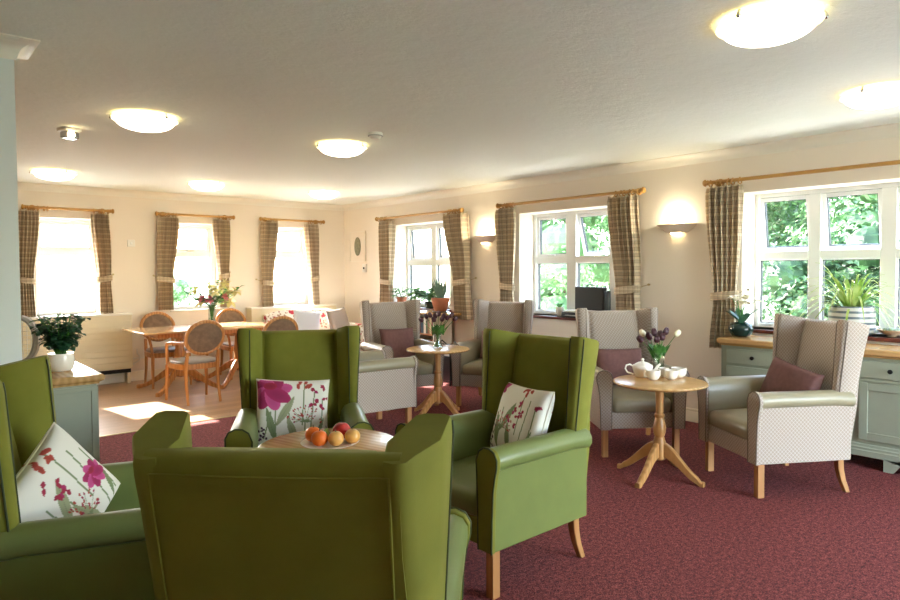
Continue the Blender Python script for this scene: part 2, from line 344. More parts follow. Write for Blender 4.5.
# ------------------------------------------------------------------ windows
def frame_rect(mb, a0, a1, z0, z1, t, d0, d1, ax):
    """rectangular frame in the plane a-z, member width t, depth d0..d1"""
    for (p, q, r, s_) in ((a0, a0 + t, z0, z1), (a1 - t, a1, z0, z1), (a0 + t, a1 - t, z0, z0 + t), (a0 + t, a1 - t, z1 - t, z1)):
        if ax == 'y': mb.box(d0, d1, p, q, r, s_)
        else: mb.box(p, q, d0, d1, r, s_)
def sash(parent, a0, a1, z0, z1, d, ax, tilt, w=.034):
    m = MB(); frame_rect(m, a0, a1, z0, z1, w, -.02, .03, ax); e = w - .002; g = MB(); frame_rect(g, a0 + e, a1 - e, z0 + e, z1 - e, .007, -.012, .022, ax)
    p = MB()
    if ax == 'y': p.box(.0, .006, a0 + e, a1 - e, z0 + e, z1 - e)
    else: p.box(a0 + e, a1 - e, .0, .006, z0 + e, z1 - e)
    piv = Vector((0, 0, z1)); Rm = Matrix.Rotation(-tilt if ax == 'y' else tilt, 4, 'Y' if ax == 'y' else 'X')
    off = Vector((d, 0, 0)) if ax == 'y' else Vector((0, d, 0))
    X = Matrix.Translation(off) @ Matrix.Translation(piv) @ Rm @ Matrix.Translation(-piv)
    o = m.build('casement', M['upvc'], parent, bevel=.004, seg=2, xf=X); g.build('gasket', M['gasket'], o, xf=X, smooth=0); p.build('pane', M['pane'], o, xf=X, smooth=0)
    if w < .02: return
    h = MB()
    am = (a0 + a1) / 2
    if ax == 'y': h.box(-.045, -.02, am - .05, am + .05, z0 + .008, z0 + .03)
    else: h.box(am - .05, am + .05, -.045, -.02, z0 + .008, z0 + .03)
    h.build('handle', M['upvc'], o, xf=X, bevel=.004)
def window(i, ax, a0, a1, d, lights, tilts, zt=(1.50, 1.57)):
    """fixed frame with lights (list of (a0,a1)) split by a transom"""
    m = MB(); frame_rect(m, a0, a1, ZS, ZH, .035, d - .03, d + .04, ax)
    prev = a0 + .035
    def bar(p, q, r, s_):
        if ax == 'y': m.box(d - .03, d + .04, p, q, r, s_)
        else: m.box(p, q, d - .03, d + .04, r, s_)
    ed = [a0 + .035] + [v for l in lights for v in l] + [a1 - .035]
    for k in range(0, len(ed), 2):
        if ed[k + 1] - ed[k] > .002: bar(ed[k], ed[k + 1], ZS + .035, ZH - .035)
    for l0, l1 in lights: bar(l0, l1, zt[0], zt[1])
    o = struct('window_%d' % i, m, M['upvc'], bevel=.005, seg=2)
    for (l0, l1), t in zip(lights, tilts):
        sash(o, l0, l1, zt[1], ZH - .035, d + .01, ax, t)
        sash(o, l0, l1, ZS + .035, zt[0], d + .01, ax, 0, .010)
    s_ = MB()
    if ax == 'y': s_.box(XW - .035, d - .03, a0 - .03, a1 + .03, ZS - .03, ZS)
    else: s_.box(a0 - .02, a1 + .02, YB - .03, d - .03, ZS - .022, ZS)
    s_.build('window_sill', M['mahog'] if ax == 'y' else M['trim'], o, bevel=.006)
T = math.radians
# glazed garden doors behind the photographer
m = MB(); frame_rect(m, 2.7, 5.3, 0, 2.15, .06, YF - .2, YF - .13, 'x'); m.box(3.95, 4.05, YF - .2, YF - .13, .06, 2.09)
door7 = struct('door_1', m, M['upvc'], bevel=.004)
MB().box(2.76, 3.95, YF - .17, YF - .164, .06, 2.09).box(4.05, 5.24, YF - .17, YF - .164, .06, 2.09).build('pane', M['pane'], door7, smooth=0)
window(1, 'y', 6.48, 7.74, 5.93, [(6.53, 7.06), (7.17, 7.70)], [T(3), T(5)])
window(2, 'y', 3.84, 5.23, 5.93, [(4.15, 4.60), (4.73, 5.19)], [T(16), T(1)])
window(3, 'y', .98, 2.60, 5.93, [(1.03, 1.52), (1.625, 2.06), (2.155, 2.57)], [T(9), T(9), T(9)])
window(4, 'x', 1.38, 2.10, 9.27, [(1.43, 2.03)], [0], (1.63, 1.70))
window(5, 'x', 2.93, 3.60, 9.27, [(2.98, 3.53)], [0], (1.63, 1.70))
window(6, 'x', 4.40, 5.06, 9.27, [(4.45, 4.99)], [0], (1.63, 1.70))

# ------------------------------------------------------------------ curtain rods and curtains
def rod(ax, a0, a1, label, nring0, nring1):
    """a0<a1 along the wall; rings bunched at both ends"""
    a0 += .045; a1 -= .045
    d = XW - .09 if ax == 'y' else YB - .085; z = 2.185; wall = XW if ax == 'y' else YB
    P = (lambda a, off=0., dz=0.: (d + off, a, z + dz)) if ax == 'y' else (lambda a, off=0., dz=0.: (a, d + off, z + dz))
    o = MB().tube([P(a0), P(a1)], .0165, 12).build('curtain_pole', M['pole']); tag(o, label, 'curtain pole', 'wooden curtain poles')
    for a, s_ in ((a0, -1), (a1, 1)):
        f = MB(); f.tube([P(a - s_ * .005), P(a + s_ * .006), P(a + s_ * .012), P(a + s_ * .03), P(a + s_ * .045), P(a + s_ * .05)], [.018, .025, .015, .032, .025, .004], 12); f.build('finial', M['pole'], o)
        b = MB(); q = a - s_ * .07
        b.tube([P(q), P(q, wall - d - .002)], .009, 8); b.tube([P(q, wall - d - .016), P(q, wall - d - .001)], .035, 14); b.build('bracket', M['pole'], o)
    for base, n, s_ in ((a0 + .02, nring0, 1), (a1 - .02, nring1, -1)):
        for i in range(n):
            a = base + s_ * (.05 * i + .012 * (i % 2)); pts = [P(a + .004 * math.sin(t * 2), .027 * math.cos(t), .027 * math.sin(t) - .008) for t in [2 * PI * k / 14 for k in range(14)]]
            MB().tube(pts, .006, 6, True).build('ring', M['pole'], o)
    return o
rod('y', 6.12, 8.04, 'wooden curtain pole over the bay window nearest the room corner, potted plants below', 5, 5)
rod('y', 3.51, 5.51, 'wooden curtain pole over the bay window with the open black case', 6, 5)
rod('y', .60, 2.91, 'wooden curtain pole over the bay window above the sage dresser', 6, 6)
rod('x', 1.235, 2.22, 'wooden curtain pole over the back window behind the leafy potted plant', 5, 4)
rod('x', 2.72, 3.79, 'wooden curtain pole over the middle back window behind the bouquet', 5, 4)
rod('x', 4.17, 5.24, 'wooden curtain pole over the back window nearest the room corner', 5, 5)
def curtain(ax, top, tie, bot, ztie, zbot, label, hook):
    d = XW - .09 if ax == 'y' else YB - .085; zt = 2.15; nu, nv = 96, 60; m = MB(); uv = []
    width = 1.05; npl = 6; ph = rnd.random() * 6
    def sm(t): return t * t * (3 - 2 * t)
    vs = []
    for i in range(nv + 1):
        z = zt + (zbot - zt) * i / nv
        if z > ztie: t = sm((zt - z) / (zt - ztie)); l = top[0] + (tie[0] - top[0]) * t; r = top[1] + (tie[1] - top[1]) * t; sq = 1 - .35 * t
        else: t = sm((ztie - z) / (ztie - zbot)); l = tie[0] + (bot[0] - tie[0]) * t; r = tie[1] + (bot[1] - tie[1]) * t; sq = .65 + .2 * t
        bul = .012 * math.sin(PI * max(0, min(1, (zt - z) / (zt - ztie))))
        head = max(0, 1 - (zt - z) / .07)
        for j in range(nu + 1):
            u = j / nu; a = 2 * PI * npl * u + ph + .5 * math.sin(2.1 * z + 3 * u)
            amp = .048 * sq * (1 + .25 * math.sin(5 * u + ph)) * (1 - .35 * head)
            w = amp * math.sin(a) + .010 * head * math.sin(2 * a)
            s_ = l + (r - l) * u + .012 * sq * math.sin(2 * a) * .5 + bul * (u - .5) * 2
            zz = z + (.012 * math.sin(a + 1) if i == 0 else 0)
            vs.append((d + w, s_, zz) if ax == 'y' else (s_, d + w, zz)); uv.append((u * width, z))
    fs = [(i * (nu + 1) + j, i * (nu + 1) + j + 1, (i + 1) * (nu + 1) + j + 1, (i + 1) * (nu + 1) + j) for i in range(nv) for j in range(nu)]
    me = bpy.data.meshes.new('curtain'); me.from_pydata(vs, [], fs); me.materials.append(M['plaid'])
    ul = me.uv_layers.new(name='UVMap')
    for lp in me.loops: ul.data[lp.index].uv = uv[lp.vertex_index]
    me.polygons.foreach_set('use_smooth', [True] * len(me.polygons))
    o = bpy.data.objects.new('curtain', me); COL.objects.link(o); k = o.modifiers.new('solid', 'SOLIDIFY'); k.thickness = .003
    tag(o, label, 'curtain', 'tied plaid curtains')
    # tieback: band wrapped round the gathered cloth, rising to a hook on the wall
    hk = hook; wall = (XW if ax == 'y' else YB); rings = []; uvt = []
    l, r = tie; c = (l + r) / 2; hw = (r - l) / 2 + .012; side = 1 if hk > c else -1
    n = 28
    for i in range(n):
        t = 2 * PI * i / n; s_ = c + hw * math.cos(t); w = .046 * math.sin(t); lift = .03 * (1 + side * math.cos(t)) / 2
        if w > .035: w = .035
        rings.append((s_, w, ztie + lift))
    mb = MB(); R_ = []
    for s_, w, z in rings:
        q = []
        for dz, e in ((-.035, 0), (.035, 0), (.035, .006), (-.035, .006)):
            ww = w * (1 + e / .05) if abs(w) > .01 else w; ss = s_ + (e if s_ > c else -e)
            q.append((d - abs(ww) if w < 0 else d + ww, ss, z + dz) if ax == 'y' else (ss, d - abs(ww) if w < 0 else d + ww, z + dz))
        R_.append(q)
    mb.loft(R_, closed=True); tb = mb.build('tieback', M['plaid'], o)
    u2 = tb.data.uv_layers.new(name='UVMap')
    for lp in tb.data.loops:
        p = tb.data.vertices[lp.vertex_index].co; u2.data[lp.index].uv = ((p.y if ax == 'y' else p.x) * 2.5, p.z * 1.6)
    hz = ztie + .07
    P = (lambda a, q, z: (q, a, z)) if ax == 'y' else (lambda a, q, z: (a, q, z))
    MB().tube([P(c + side * hw * .8, d, ztie + .035), P(hk, wall - .025, hz), P(hk, wall - .001, hz)], .004, 6).tube([P(hk, wall - .035, hz), P(hk, wall - .022, hz)], .012, 8).build('tieback_hook', M['brass'], o)
curtain('y', (7.63, 7.94), (7.66, 7.93), (7.64, 7.94), 1.24, .78, 'narrow plaid curtain left of the corner bay window, beside the oval plaque', 7.98)
curtain('y', (6.06, 6.50), (6.02, 6.30), (5.98, 6.26), 1.25, .79, 'plaid curtain hanging right of the terracotta cactus pot, over the black rack', 5.95)
curtain('y', (5.20, 5.49), (5.24, 5.45), (5.21, 5.46), 1.21, .78, 'plaid curtain left of the window with the black case, beside a lit sconce', 5.50)
curtain('y', (3.60, 3.93), (3.57, 3.83), (3.54, 3.81), 1.20, .78, 'plaid curtain hanging right of the open black case', 3.50)
curtain('y', (2.565, 2.87), (2.60, 2.82), (2.60, 2.85), 1.17, .72, 'plaid curtain falling beside the end of the sage dresser', 2.53)
curtain('x', (1.20, 1.42), (1.19, 1.345), (1.19, 1.36), 1.31, .87, 'plaid curtain at the far left, hanging next to the partition corner', 1.16)
curtain('x', (1.96, 2.16), (2.02, 2.17), (2.01, 2.19), 1.32, .90, 'plaid curtain just left of the white light switch', 2.21)
curtain('x', (2.76, 3.01), (2.735, 2.94), (2.73, 2.935), 1.30, .91, 'plaid curtain just right of the white light switch', 2.70)
curtain('x', (3.48, 3.72), (3.55, 3.69), (3.53, 3.69), 1.34, .92, 'plaid curtain directly behind the dining bouquet', 3.73)
curtain('x', (4.21, 4.46), (4.205, 4.365), (4.20, 4.36), 1.23, .89, 'plaid curtain left of the back window nearest the corner', 4.13)
curtain('x', (4.90, 5.13), (4.98, 5.12), (4.99, 5.13), 1.28, .89, 'plaid curtain right of the back window nearest the corner', 5.16)

# ------------------------------------------------------------------ lamps and wall fittings
def ceiling_lamp(loc, label):
    o = empty('ceiling_light', loc, 0, label, 'ceiling light', 'glass bowl ceiling lights')
    L0s = 1
    MB().lathe([(.02, -.002), (.12, -.002), (.226, -.020), (.230, -.026), (.222, -.030), (.02, -.030)], 40).build('rim', M['rimglass'], o)
    pr = [(.205, -.026)] + [(.205 * math.cos(t), -.030 - .066 * math.sin(t)) for t in [PI / 2 * i / 9 for i in range(9)]] + [(.004, -.099)]
    MB().lathe(pr, 40).build('glass_bowl', M['bowl'], o)
    for k in range(3):
        a = .9 + k * 2 * PI / 3; c, s_ = math.cos(a), math.sin(a)
        MB().tube([(.225 * c, .225 * s_, -.004), (.234 * c, .234 * s_, -.016), (.230 * c, .230 * s_, -.034)], .006, 8).ball((.234 * c, .234 * s_, -.028), .010, 6).build('clip', M['chrome'], o)
    return o
L0 = ceiling_lamp((2.83, 1.20, ZC - .002), 'largest lit glass bowl light, on the ceiling at top right')
L0.scale = (.9, .9, 1)
for p, lb in (((4.48, 1.25), 'lit glass bowl light cut by the right edge of the photo, above the dresser window'), ((1.364, 4.69), 'lit glass bowl light on the ceiling right of the emergency light'), ((2.905, 4.69), 'lit glass bowl light on the ceiling next to the smoke detector'),
              ((1.367, 7.80), 'lit glass bowl light over the far left end, nearest the partition'), ((2.91, 7.69), 'lit glass bowl light over the dining table'), ((4.44, 7.62), 'lit glass bowl light in the far corner over the floral sofa'), ((.2, .4), 'lit glass bowl light above the photographer')):
    if 'photographer' in lb: continue
    dup(L0, (p[0], p[1], ZC - .002), 0, lb).scale = (.9, .9, 1)
def sconce(y, label):
    o = empty('wall_sconce', (XW, y, 1.84), 0, label, 'wall light', 'plaster wall sconces')
    rings = []
    for z, w, dd in ((-.075, .10, .05), (-.06, .125, .065), (-.03, .165, .09), (0, .20, .115)):
        rings.append([(-dd * math.sin(PI * i / 16) ** .8 - .001, w * math.cos(PI * i / 16), z) for i in range(17)])
    a = MB().loft(rings); a.build('plaster_shade', M['plaster'], o, solid=.008)
    MB().tube([(-.045, -.05, .0), (-.045, .05, .0)], .012, 8).build('bulb', M['bulb'], o)
    MB().tube([(-.035, -.05, -.085), (-.035, .05, -.085)], .010, 8).build('down_light', M['bulb'], o)
    ld = bpy.data.lights.new('sconce_glow', 'POINT'); lo = bpy.data.objects.new('sconce_glow', ld); COL.objects.link(lo); lo.parent = o
    lo.location = (-.05, 0, .045); ld.energy = 2.2; ld.color = (1, .9, .66); ld.shadow_soft_size = .02
    return o
sconce(3.21, 'lit white plaster wall sconce between the black case window and the dresser window')
sconce(5.78, 'lit white plaster wall sconce between the two farther bay windows')
o = empty('smoke_detector', (2.86, 4.135, ZC), 0, 'small round white smoke detector on the ceiling', 'smoke detector')
MB().lathe([(.004, 0), (.055, 0), (.055, -.018), (.042, -.034), (.03, -.045), (.004, -.046)], 28).build('housing', M['whitep'], o); MB().lathe([(.03, -.02), (.058, -.022), (.058, -.026), (.03, -.028)], 28).build('vent_ring', M['greyp'], o)
o = empty('emergency_light', (1.055, 5.44, ZC), 20, 'small square silver emergency light on the ceiling', 'emergency light')
BX(-.06, .06, -.06, .06, -.022, -.001).build('base', M['whitep'], o, bevel=.006); h = BX(-.05, .05, -.045, .035, -.075, -.024).build('housing', M['chrome'], o, bevel=.01)
MB().ball((-.015, -.048, -.052), .026, 8).build('lens', M['bulb'], h)
MB().ball((.055, 0, -.04), .014, 8).build('test_button', M['greyp'], o)
def plate(name, c, w, h, ax, label, cat, mat='whitep'):
    o = empty(name, c, 0, label, cat)
    if ax == 'x': BX(-w / 2, w / 2, -.012, 0, -h / 2, h / 2).build('plate', M[mat], o, bevel=.003); BX(-.012, .012, -.018, -.012, -.016, .016).build('rocker', M['upvc'], o, bevel=.002)
    else: BX(-.02, 0, -w / 2, w / 2, -h / 2, h / 2).build('plate', M[mat], o, bevel=.003); MB().ball((-.022, 0, 0), .016, 8).build('dial', M['knob'], o)
    return o
plate('light_switch', (2.437, YB, 1.79), .09, .09, 'x', 'small white square light switch on the back wall', 'light switch')
plate('thermostat', (XW, 8.483, 1.46), .10, .13, 'y', 'small white wall thermostat with a dark dial below the oval plaque', 'thermostat')
o = empty('framed_picture', (XW, 8.665, 1.80), 0, 'cream rectangular picture with a dark oval in it, on the wall near the corner', 'picture')
BX(-.012, 0, -.215, .215, -.235, .235).build('mount', M['wall'], o); m = MB(); frame_rect(m, -.215, .215, -.235, .235, .008, -.018, -.012, 'y'); m.build('frame', M['trim'], o)
m = MB(); n = 32; m.loft([[(-.012 - e, .085 * k_ * math.cos(2 * PI * i / n), .145 * k_ * math.sin(2 * PI * i / n)) for i in range(n)] for e, k_ in ((0, 1), (.008, 1), (.008, .9))]); m.build('oval_panel', simple('olive_relief', '8F8F72', .6, var=.35, vscale=60), o)
# radiator covers
def radcover(x0, x1, z0, z1, label, slats=True):
    o = empty('radiator_cover', ((x0 + x1) / 2, YB, 0), 0, label, 'radiator cover'); w = (x1 - x0) / 2
    BX(-w - .01, w + .01, -.20, -.002, z1 - .012, z1 + .012).build('top', M['trim'], o, bevel=.004)
    m = BX(-w, w, -.18, -.003, z0 + .05, z1 - .012)
    if slats:
        k = int((z1 - z0 - .12) / .075)
        for i in range(k): m.box(-w + .02, w - .02, -.188, -.178, z0 + .07 + i * .075, z0 + .07 + i * .075 + .068)
    m.build('casing', M['radcover'], o, bevel=.003, seg=1); BX(-w + .01, w - .02, -.17, -.02, z0, z0 + .05).build('grille_or_gap_shade', M['dark'], o)  # dark box painted as the shade of the gap below the casing
    for sx in (-w + .02, w - .06): BX(sx, sx + .04, -.16, -.02, .0, z0 + .002).build('foot', M['radcover'], o)
radcover(.55, 2.38, .14, .885, 'long cream radiator cover with horizontal slats under the left back window')
radcover(3.98, 5.38, .14, .885, 'cream radiator cover behind the floral sofa', False)
o = tag(MB().tube([(2.41, 9.03, .22), (2.5, 9.03, .27), (2.5, 9.03, .33), (2.47, 9.03, .36), (2.47, 9.05, .42)], .010, 8).tube([(2.41, 9.03, .30), (2.62, 9.04, .30)], .008, 8).build('radiator_pipe', M['whitep']), 'thin white pipe on the back wall right of the slatted radiator cover', 'pipe')

# ------------------------------------------------------------------ wing armchairs
def armchair(fab, vin, pip, low=False):
    side = 'gside' if fab == 'gfab' else fab
    o = bpy.data.objects.new('low_armchair' if low else 'wing_armchair', None); COL.objects.link(o)
    BX(-.25, .25, -.29, .308, .215, .34).build('seat_rail', M[fab], o, bevel=.012)
    m = MB(); nx, ny = 10, 10   # puffed seat cushion
    rings = []
    for k, (zz, e) in enumerate(((.34, .012), (.352, 0), (.40, -.004), (.437, .0), (.452, .014), (.457, .05))):
        ring = []
        x0, x1, y0, y1 = -.228 + e, .228 - e, -.24 + e, .325 - e; cr = .04
        for cx, cyy, a0 in ((x1 - cr, y1 - cr, 0), (x0 + cr, y1 - cr, 90), (x0 + cr, y0 + cr, 180), (x1 - cr, y0 + cr, 270)):
            for q in range(5):
                a = T(a0 + 22.5 * q); ring.append((cx + cr * math.cos(a), cyy + cr * math.sin(a), zz - (.012 if (cyy > 0 and zz > .43) else 0)))
        rings.append(ring)
    top = [(x * .5, (y - .04) * .5 + .04, .470) for x, y, z in rings[-1]]; rings.append(top); rings.append([(x * .1, (y - .04) * .1 + .04, .474) for x, y, z in rings[-1]])
    MB().loft(rings).build('seat_cushion', M[vin], o, smooth=60)
    for s in (-1, 1):
        prof = [(.228, .34), (.226, .56), (.232, .61), (.25, .640), (.275, .655), (.305, .657), (.332, .645), (.347, .620), (.348, .592), (.336, .572), (.318, .562), (.300, .560), (.300, .34)]
        rings = []
        for y, dz, sc in ((-.33, -.012, .98), (-.2, 0, 1), (0, .0, 1), (.2, .002, 1), (.30, -.001, 1), (.318, -.006, .985)):
            rings.append([(s * ((x - .29) * sc + .29), y, z + dz * (1 if z > .5 else 0)) for x, z in prof])
        MB().loft(rings).build('armrest', M[vin], o, smooth=50)
        BX(*(sorted((s * .296, s * .322))), -.325, .318, .215, .566).build('side_panel', M[side], o, bevel=.008)
        poly = [(.240, .213), (.238, .40), (.234, .52), (.230, .60), (.246, .642), (.275, .662), (.308, .664), (.338, .651), (.354, .622), (.353, .585), (.342, .545), (.331, .48), (.325, .36), (.322, .213)]
        af = MB().prism([(s * x, z) for x, z in poly], .308, .334).build('arm_front', M[fab], o, bevel=.005, seg=2)
        MB().tube([(s * x, .333, z) for x, z in poly], .0042, 6).build('piping', M[pip], af)
        # wing
        rings = []
        for z in () if low else (.575, .62, .72, .85, .97, 1.06, 1.088, 1.098):
            t = (z - .215) / .865; yr = -.315 - .185 * t; sh = .0 if z < 1.07 else (.008 if z < 1.09 else .02)
            k = max(0, min(1, (z - .60) / .47)); tipx = .318 + .026 * k; tipy = -.225 - .035 * k
            zt = z + 0.0
            pl = [(.215, yr + .10), (.262, tipy - .005), (.282, tipy + .012), (tipx - .015, tipy + .010), (tipx, tipy - .008), (tipx - .012, (tipy + yr) / 2 - .01), (.288 - .005 * k, yr + .035), (.270, yr + .008), (.245, yr - .002), (.222, yr + .008)]
            cxm = sum(p[0] for p in pl) / len(pl); cym = sum(p[1] for p in pl) / len(pl)
            rings.append([(s * (p[0] + (cxm - p[0]) * sh * 4), p[1] + (cym - p[1]) * sh * 4, zt - .045 * max(0, min(1, (tipy - p[1]) / .24)) * k ** 3) for p in pl])
        w = None if low else MB().loft(rings).build('wing', M[fab], o, smooth=50)
        if not low: MB().tube([(s * rings[i][4][0] * s, rings[i][4][1], rings[i][4][2]) for i in range(1, 7)], .0035, 6).tube([(rings[i][2][0] - s * .006, rings[i][2][1], rings[i][2][2]) for i in range(1, 7)], .003, 6).build('piping', M[pip], w)
        BX(*(sorted((s * .255, s * .297))), .258, .300, 0, .216).build('leg', M['legw'], o)
        leg = o.children[-1].data
        for v in leg.vertices:
            if v.co.z < .1: v.co.x += (s * .278 - v.co.x) * .22 + s * .008; v.co.y += (.28 - v.co.y) * .22 + .012
        rings = []
        for z, off, h in ((.216, 0, .021), (.15, .004, .020), (.08, .02, .018), (.0, .05, .016)):
            cx, cyy = s * (.275 + off * .2), -.275 - off; rings.append([(cx + a * h, cyy + b * h, z) for a, b in ((-1, -1), (1, -1), (1, 1), (-1, 1))])
        MB().loft(rings).build('leg', M['legw'], o, bevel=.003, seg=1)
    # back: outer shell with rounded top
    rings = []
    for z in (.215, .35, .55, .70, .74, .76, .77) if low else (.215, .35, .55, .70, .85, 1.0, 1.035, 1.055, 1.062):
        t = (z - .215) / .865; yr = -.318 - .185 * t; hw = .297 - .04 * max(0, min(1, (z - .5) / .25)); th = .095; e = ({.74: .004, .76: .018, .77: .036} if low else {1.035: .004, 1.055: .018, 1.062: .038}).get(z, 0)
        pts = []
        for i in range(9):
            u = -1 + i / 4; pts.append((hw * u, yr + e - .012 * (1 - u * u) + .0, z))
        for i in range(9):
            u = 1 - i / 4; pts.append((hw * u, yr + th - e + .0, z))
        rings.append(pts)
    b = MB().loft(rings).build('backrest', M[fab], o, smooth=60)
    z1, z0 = (.73 if low else 1.025), .24
    def yb(z, u=0): return -.318 - .185 * (z - .215) / .865 - .012 * (1 - u * u) - .002
    MB().tube([(.236, yb(z0, .9), z0), (.236, yb(.6, .9), .6), (.238, yb(z1, .9), z1)] + [(.238 * u, yb(z1, u), z1) for u in (.75, .5, .25, 0, -.25, -.5, -.75)] + [(-.238, yb(z1, .9), z1), (-.236, yb(.6, .9), .6), (-.236, yb(z0, .9), z0)], .003, 6).build('piping', M[fab], b)
    # inner back pad
    rings = []
    for z in (.44, .47, .55, .65, .73, .765) if low else (.44, .47, .60, .78, .95, 1.03, 1.05, 1.058):
        t = (z - .215) / .865; yf = -.235 - .155 * t - (.0 if z < 1.0 else (.012 if z < 1.055 else .03)); bul = .018 * math.sin(PI * min(1, max(0, (z - .42) / .66)))
        if z < .5: yf += .01
        rings.append([(-.214, yf - .035, z), (-.20, yf - .006, z)] + [(.19 * u, yf + bul * (1 - u * u) ** .5, z) for u in (-.85, -.5, 0, .5, .85)] + [(.20, yf - .006, z), (.214, yf - .035, z), (.214, yf - .06, z), (-.214, yf - .06, z)])
    MB().loft(rings).build('back_pad', M[fab], o, smooth=60)
    return o
CH = {'G1': (1.677, 3.148, 152), 'G2': (2.245, 2.255, 90), 'G3': (.60, 2.53, -111), 'G4': (.900, 1.515, -45.5),
      'A': (4.16, 5.56, 166), 'B': (3.24, 4.87, -97), 'C': (4.88, 4.90, 113), 'D': (4.485, 2.972, 142.5), 'E': (4.452, 1.842, 58.3)}
LB = {'G1': 'olive green wing armchair facing the camera across the fruit table', 'G2': 'olive green wing armchair seen side-on in the middle of the red carpet, facing left',
      'G3': 'olive green wing armchair cut off by the left edge of the photo, facing right', 'G4': 'olive green wing armchair nearest the camera, seen from behind',
      'A': 'beige wing armchair facing us beyond the tulip table, in front of the plant shelves', 'B': 'low backed lattice armchair seen side-on behind the green chair, its back hidden',
      'C': 'beige wing armchair against the wall between two bay windows, right of the small tulip table', 'D': 'lattice patterned wing armchair behind the tea table',
      'E': 'lattice patterned wing armchair in front of the sage dresser'}
green = armchair('gfab', 'gvin', 'gpip'); beige = armchair('bfab', 'bvin', 'bpip'); lowc = armchair('bfab', 'bvin', 'bpip', True)
for k, (x, y, r) in CH.items():
    g = k[0] == 'G'; src = green if g else (lowc if k == 'B' else beige)
    first = k in ('G1', 'A', 'B')
    if first: c = src; c.location = (x, y, 0); c.rotation_euler = (0, 0, T(r))
    else: c = dup(src, (x, y, 0), r)
    tag(c, LB[k], 'armchair', 'green wing armchairs' if g else 'beige lattice wing armchairs')
def chair_xf(k):
    x, y, r = CH[k]; return Matrix.Translation((x, y, 0)) @ Matrix.Rotation(T(r), 4, 'Z')

# ------------------------------------------------------------------ cushions
def pillow_mesh(w, h, th, n=26, paint=None, name='cushion'):
    vs = []; fs = []; cols = []
    for side in (1, -1):
        for i in range(n + 1):
            for j in range(n + 1):
                u, v = j / n * 2 - 1, i / n * 2 - 1
                k = max(0, (1 - u ** 4)) ** .5 * max(0, (1 - v ** 4)) ** .5; pin = 1 - .06 * (1 - abs(u) ** 2) * abs(v) ** 6; pin2 = 1 - .06 * (1 - abs(v) ** 2) * abs(u) ** 6
                vs.append((u * w / 2 * pin2, side * th / 2 * k ** .8, v * h / 2 * pin))
                cols.append(paint((u + 1) / 2, (v + 1) / 2) if paint else None)
    N = (n + 1) ** 2
    for s_ in (0, 1):
        for i in range(n):
            for j in range(n):
                a = s_ * N + i * (n + 1) + j; q = (a, a + 1, a + n + 2, a + n + 1); fs.append(q if s_ == 0 else q[::-1])
    me = bpy.data.meshes.new(name); me.from_pydata(vs, [], fs)
    bm = bmesh.new(); bm.from_mesh(me)
    if paint:
        lay = bm.verts.layers.float_color.new('print')
        bm.verts.ensure_lookup_table()
        for v, c in zip(bm.verts, cols): v[lay] = (*c, 1)
    bmesh.ops.remove_doubles(bm, verts=bm.verts, dist=1e-5); bmesh.ops.recalc_face_normals(bm, faces=bm.faces); bm.to_mesh(me); bm.free()
    me.polygons.foreach_set('use_smooth', [True] * len(me.polygons)); return me
def seg_d(px, py, a, b):
    ax, ay = a; bx, by = b; dx, dy = bx - ax, by - ay; t = max(0, min(1, ((px - ax) * dx + (py - ay) * dy) / (dx * dx + dy * dy + 1e-9)))
    return math.hypot(px - ax - t * dx, py - ay - t * dy), t
